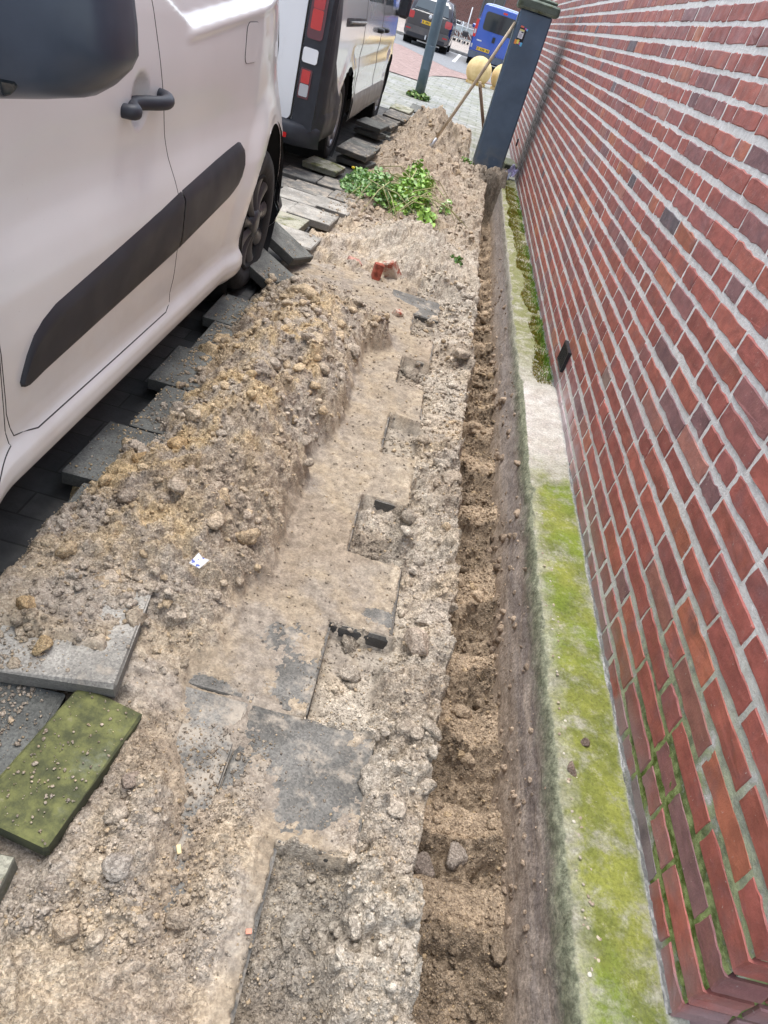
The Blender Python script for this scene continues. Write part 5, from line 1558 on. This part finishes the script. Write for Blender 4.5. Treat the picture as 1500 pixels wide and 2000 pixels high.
edges = [-30, -22, -16, -10.2, -7.2, -4.3, -3.2, -.7, .9, 4.5, 8.5, 14, 22, 30]
for i in range(len(edges) - 1):
    a, b_ = edges[i], edges[i + 1]
    if i % 2 == 0: MB().box(((a + b_) / 2, .2, 2.0), (b_ - a, .4, 4.0)).build('brick_pier', M_FAR, bd)
    else:
        w_ = MB().box(((a + b_) / 2, .25, 1.9), (b_ - a - .16, .03, 3.3)).build('window', M_SHOPG2 if i == 5 else M_SHOPG, bd)
        MB().box(((a + b_) / 2, .2, .14), (b_ - a, .2, .26)).box(((a + b_) / 2, .2, 3.72), (b_ - a, .2, .32)).box((a + .05, .2, 1.93), (.1, .2, 3.26)).box((b_ - .05, .2, 1.93), (.1, .2, 3.26)).box(((a + b_) / 2, .2, 1.93), (.08, .18, 3.26)).build('frame', M_FRAME, w_)
MB().box((0, .2, 5.6), (60, .4, 3.2)).build('upper_wall', M_FAR, bd)
MB().box((0, -.05, 4.02), (60, .9, .10)).build('canopy', M_FRAME, bd)
MB().box((0, 5, 7.28), (60.6, 10.6, .16)).build('roof', M_FRAME, bd)
MB().box((0, 7, 3.6), (60, 6, 7.2)).build('interior_block', plain('shop_inside', (.05, .045, .04), .9), bd)

# ------------------------------------------------------------------ plants
def mk_leaf(name, a, b, c):
    n = NT(name, .45, .4)
    cc = n.mix(n.ramp(n.rand(), 0, 1), a, b)
    v = n.attr()
    cc = n.mix(1.0, v, n.mix(n.ramp(n.noise(40, 3), .3, .7), (.75, .8, .7), (1.2, 1.15, 1.1)), 'MULTIPLY')
    m = n.done(cc, .45)
    n.bsdf.inputs['Subsurface Weight'].default_value = .08
    n.bsdf.inputs['Transmission Weight'].default_value = 0
    return m
M_LEAF = mk_leaf('leaf', (.1, .2, .04), (.2, .3, .06), (0, 0, 0))
M_STEM = plain('stem', (.36, .34, .17), .7, .15, 30)
def leaf_cloud(pos, nrm, size, cols):
    """lobed, folded leaves: 8 quads each"""
    n = len(pos)
    u = np.array([0, .25, .55, .85, 1.0]); wv = np.array([.10, .42, .50, .34, .02])
    base = []
    for i in range(5):
        for s_ in (-1, 0, 1): base.append((u[i], s_ * wv[i] * (1 if s_ == 0 else 1), -.12 * (abs(s_)) * 0 + .14 * abs(s_) * wv[i] * 2 - .25 * (u[i] - .4) ** 2))
    base = np.array(base)
    F = [(i * 3 + j, (i + 1) * 3 + j, (i + 1) * 3 + j + 1, i * 3 + j + 1) for i in range(4) for j in range(2)]
    F = np.array(F)
    a = rng.uniform(0, 6.283, n); t1 = np.stack([np.cos(a), np.sin(a), rng.uniform(-.5, .35, n)], 1)
    t1 -= nrm * np.sum(t1 * nrm, 1, keepdims=True); t1 /= np.linalg.norm(t1, axis=1, keepdims=True)
    t2 = np.cross(nrm, t1)
    B = base[None] + rng.normal(0, .05, (n, 15, 3))
    P = pos[:, None] + size[:, None, None] * (B[..., 0:1] * t1[:, None] + B[..., 1:2] * t2[:, None] + B[..., 2:3] * nrm[:, None])
    FF = F[None] + (np.arange(n) * 15)[:, None, None]
    C = np.repeat(cols, 15, 0)
    return P.reshape(-1, 3), FF.reshape(-1, 4), C
def nrm_rand(n, up=1.0):
    v = rng.normal(size=(n, 3)); v[:, 2] = np.abs(v[:, 2]) + up; return v / np.linalg.norm(v, axis=1, keepdims=True)
weeds = empty('pulled_weeds', (-.36, 6.0, 0))
tag(weeds, 'heap of freshly pulled green weeds lying on the sand', 'weeds')
def heapz(x, y): return float(soil_at(np.array([x]), np.array([y]))[0][0])
LC = np.array([(.14, .28, .06), (.22, .40, .08), (.30, .48, .10), (.22, .38, .16), (.40, .54, .28), (.09, .18, .05)])
Ls = []
for (cx, cy, rx, ry, h_, n, s0, s1_, ci) in ((-.62, 6.05, .15, .30, .15, 950, .016, .032, (0, 1, 3, 3, 4)), (-.45, 5.80, .16, .26, .16, 1050, .018, .036, (1, 3, 4, 0)), (-.26, 5.9, .14, .32, .19, 760, .022, .044, (1, 2, 2, 4)), (-.13, 6.0, .09, .35, .22, 340, .026, .052, (1, 2, 2)), (-.20, 6.7, .14, .28, .19, 330, .025, .048, (1, 2, 2, 0)), (-.02, 5.6, .06, .20, .08, 60, .03, .055, (1, 2)), (.10, 6.05, .03, .10, .10, 26, .03, .05, (1, 4))):
    t = rng.uniform(0, 6.283, n); r_ = np.sqrt(rng.uniform(0, 1, n))
    x = cx + rx * r_ * np.cos(t); y = cy + ry * r_ * np.sin(t)
    z = soil_at(x, y)[0]
    z = np.maximum(z, .02) + (1 - r_ ** 2) * h_ * rng.uniform(.15, 1.0, n) + .01
    Ls.append(leaf_cloud(np.stack([x + .36, y - 6.0, z], 1), nrm_rand(n, .7), rng.uniform(s0, s1_, n), LC[rng.choice(ci, n)] * rng.uniform(.75, 1.2, (n, 1))))
b = 0; VV = []; FF = []; CC = []
for v, f, c in Ls: VV.append(v); FF.append(f + b); CC.append(c); b += len(v)
lo = link('leaves', mesh_np('leaves', np.concatenate(VV), np.concatenate(FF), True, np.clip(np.concatenate(CC), 0, 1)), M_LEAF, weeds); lo['kind'] = 'stuff'
for k in range(48):
    x0, y0 = random.uniform(-.55, .0), random.uniform(5.7, 6.5); a = random.uniform(-2.6, .3) if random.random() < .7 else random.uniform(0, 6.28); l_ = random.uniform(.18, .5)
    x1, y1 = x0 + math.cos(a) * l_, y0 + math.sin(a) * l_ * 1.3
    x1 = max(-.66, min(.32, x1))
    z0, z1 = max(0, heapz(x0, y0)) + random.uniform(.08, .18), max(0, heapz(x1, y1)) + random.uniform(.01, .04)
    MB().tube([(x0 + .36, y0 - 6, z0), ((x0 + x1) / 2 + .36, (y0 + y1) / 2 - 6, (z0 + z1) / 2 + random.uniform(.02, .07)), (x1 + .36, y1 - 6, z1)], [.0045, .004, .0025], 5).build('stem', M_STEM, weeds)
for (x, y, z) in ((-.70, 6.0, .17),):
    MB().lathe([(.001, .012), (.014, .008), (.016, 0), (.008, -.006)], 10, 'Z', Matrix.Translation((x + .36, y - 6, z))).build('yellow_flower', plain('petal', (.75, .55, .03), .6), weeds)
def weed(label, cx, cy, rx, ry, h_, n, s0, s1_, cols, name='weed_plant', stems=4, z=None):
    o_ = empty(name, (cx, cy, 0)); tag(o_, label, 'plant')
    t = rng.uniform(0, 6.283, n); r_ = np.sqrt(rng.uniform(0, 1, n))
    x = rx * r_ * np.cos(t); y = ry * r_ * np.sin(t)
    zz = soil_at(x + cx, y + cy)[0] if z is None else np.full(n, z)
    z_ = zz + h_ * rng.uniform(.1, 1, n)
    v, f, c = leaf_cloud(np.stack([x, y, z_], 1), nrm_rand(n, .5), rng.uniform(s0, s1_, n), np.array(cols)[rng.integers(0, len(cols), n)] * rng.uniform(.75, 1.2, (n, 1)))
    lf = link('leaves', mesh_np('leaves', v, f, True, np.clip(c, 0, 1)), M_LEAF, o_); lf['kind'] = 'stuff'
    for k in range(stems):
        a = random.uniform(0, 6.28); zb_ = float(np.mean(zz))
        MB().tube([(0, 0, zb_ - .01), (rx * .5 * math.cos(a), ry * .5 * math.sin(a), zb_ + h_ * .6), (rx * .8 * math.cos(a), ry * .8 * math.sin(a), zb_ + h_)], [.003, .0025, .0015], 5).build('stem', M_STEM, o_)
    return o_
weed('small dark green weed sprouting at the trench edge', .245, 4.58, .05, .07, .03, 46, .012, .026, [(.05, .13, .03), (.09, .2, .04), (.14, .26, .06)])
weed('tuft of grass and weeds around the lamp post foot', -.80, 14.15, .20, .18, .08, 260, .03, .06, [(.12, .22, .05), (.18, .28, .07), (.09, .17, .04)], z=.0)
weed('little green weed beside the pale tile at the pillar foot', .22, 8.55, .07, .06, .05, 46, .02, .04, [(.12, .26, .05), (.2, .34, .07)])

# ------------------------------------------------------------------ rubble and litter
M_RB = plain('broken_brick', (.34, .085, .05), .85, .25, 40, .5)
def chunk(label, x, y, z, size, rot, mat, name='brick_fragment', cat='brick fragment', group='broken brick pieces'):
    vs, fs = chamfer(size, min(size) * .14, min(size) * .07)
    o = MB().add(vs, fs).build(name, mat)
    o.location = (x, y, z); o.rotation_euler = rot
    return tag(o, label, cat, group)
def mk_rubble():
    n = NT('mortared_brick', .9, .2)
    c = n.mix(n.ramp(n.noise(22, 5, .7), .42, .55), (.30, .085, .055), (.46, .38, .30))
    return n.done(c, .92, n.bump(n.noise(60, 6), .5, .006))
M_RUB2 = mk_rubble()
zc = heapz(-.20, 4.08)
chunk('bright red brick piece standing on end in the sand', -.205, 4.05, zc + .035, (.052, .06, .115), (R(-10), R(6), R(12)), M_RB)
chunk('mortar-crusted brick piece leaning behind the red one', -.135, 4.15, zc + .045, (.085, .06, .11), (R(20), R(-28), R(-25)), M_RUB2)
chunk('flat pinkish brick chip left of the standing red brick piece', -.36, 4.20, heapz(-.36, 4.2) + .012, (.075, .07, .03), (.1, .15, .5), plain('pink_brick', (.42, .22, .17), .85, .2, 40, .4))
chunk('small red brick chip in the sand near the tile notch', -.02, 3.60, heapz(-.02, 3.6) + .008, (.05, .04, .035), (.3, .2, .8), M_RUB2)
n = NT('glazed_china', .18, .5); M_CH = n.done(n.mix(n.ramp(n.noise(55, 3, .6), .52, .56), (.74, .74, .72), (.10, .14, .50)), .2, coat=.6)
zs_ = float(soil_at(np.array([-.322]), np.array([1.265]))[0][0])
sh_ = MB().prism([(-.022, -.008, 0), (.004, -.018, .002), (.024, .006, .006), (.006, .010, .004), (-.004, .02, .003)], (0, 0, .005)).build('china_shard', M_CH)
sh_.location = (-.308, 1.235, zs_ + .022); sh_.rotation_euler = (R(38), R(10), R(20)); tag(sh_, 'blue and white china shard on the spoil heap', 'shard')
M_CHIPW = plain('pale_wood', (.72, .58, .32), .8, .1, 30)
def bit(name, label, cat, x, y, size, rot, mat, z=None):
    z = heapz(x, y) if z is None else z
    o = MB().box((0, 0, 0), size, ch=min(size) * .2).build(name, mat); o.location = (x, y, z + min(size) * .5 + .003); o.rotation_euler = rot
    return tag(o, label, cat)
bit('wood_chip', 'small pale wood chip in the boot scrape', 'wood chip', -.118, .622, (.008, .017, .005), (.1, .1, .5), M_CHIPW)
bit('plastic_scrap', 'tiny salmon pink scrap at the bottom of the soil', 'scrap', .045, .512, (.010, .008, .003), (.2, .1, .3), plain('salmon', (.80, .30, .20), .6))
bit('cigarette_end', 'white stub lying on the trench floor', 'cigarette end', .505, 3.35, (.010, .05, .010), (.1, .1, -.2), plain('stub', (.72, .66, .55), .8))
bit('pink_scrap', 'tiny violet scrap on the trench floor', 'scrap', .52, 2.15, (.012, .010, .004), (.2, .1, .3), plain('violet', (.55, .35, .60), .6))
def paper(label, x, y, z, w, l, c):
    nn = 9; vs = []
    for i in range(nn):
        for j in range(nn):
            u, v = i / (nn - 1) - .5, j / (nn - 1) - .5
            vs.append((u * w * random.uniform(.85, 1.1), v * l * random.uniform(.85, 1.1), .03 * random.uniform(-1, 1) + .05 * abs(u)))
    fs = [(i * nn + j, (i + 1) * nn + j, (i + 1) * nn + j + 1, i * nn + j + 1) for i in range(nn - 1) for j in range(nn - 1)]
    o = MB().add(vs, fs).build('paper_scrap', plain('paper_' + str(len(bpy.data.materials)), c, .8, .12, 20)); o.location = (x, y, z); o.rotation_euler = (.5, .2, random.uniform(-.5, .5))
    return tag(o, label, 'litter')
paper('crumpled lilac paper on the ledge behind the pillar foot', .775, 8.95, .075, .11, .16, (.50, .46, .62))
paper('crumpled white paper on the ledge at the pillar foot', .690, 8.62, .055, .075, .13, (.62, .64, .72))
bl_ = MB().box((0, 0, 0), (.18, .5, .10), ch=.01).build('concrete_block', mk_tile('dark_block', (.13, .14, .10), .0, .3)); bl_.location = (.745, 9.55, .05); bl_.rotation_euler = (0, 0, .15)
tag(bl_, 'dark concrete block between the grey pillar and the wall', 'block')
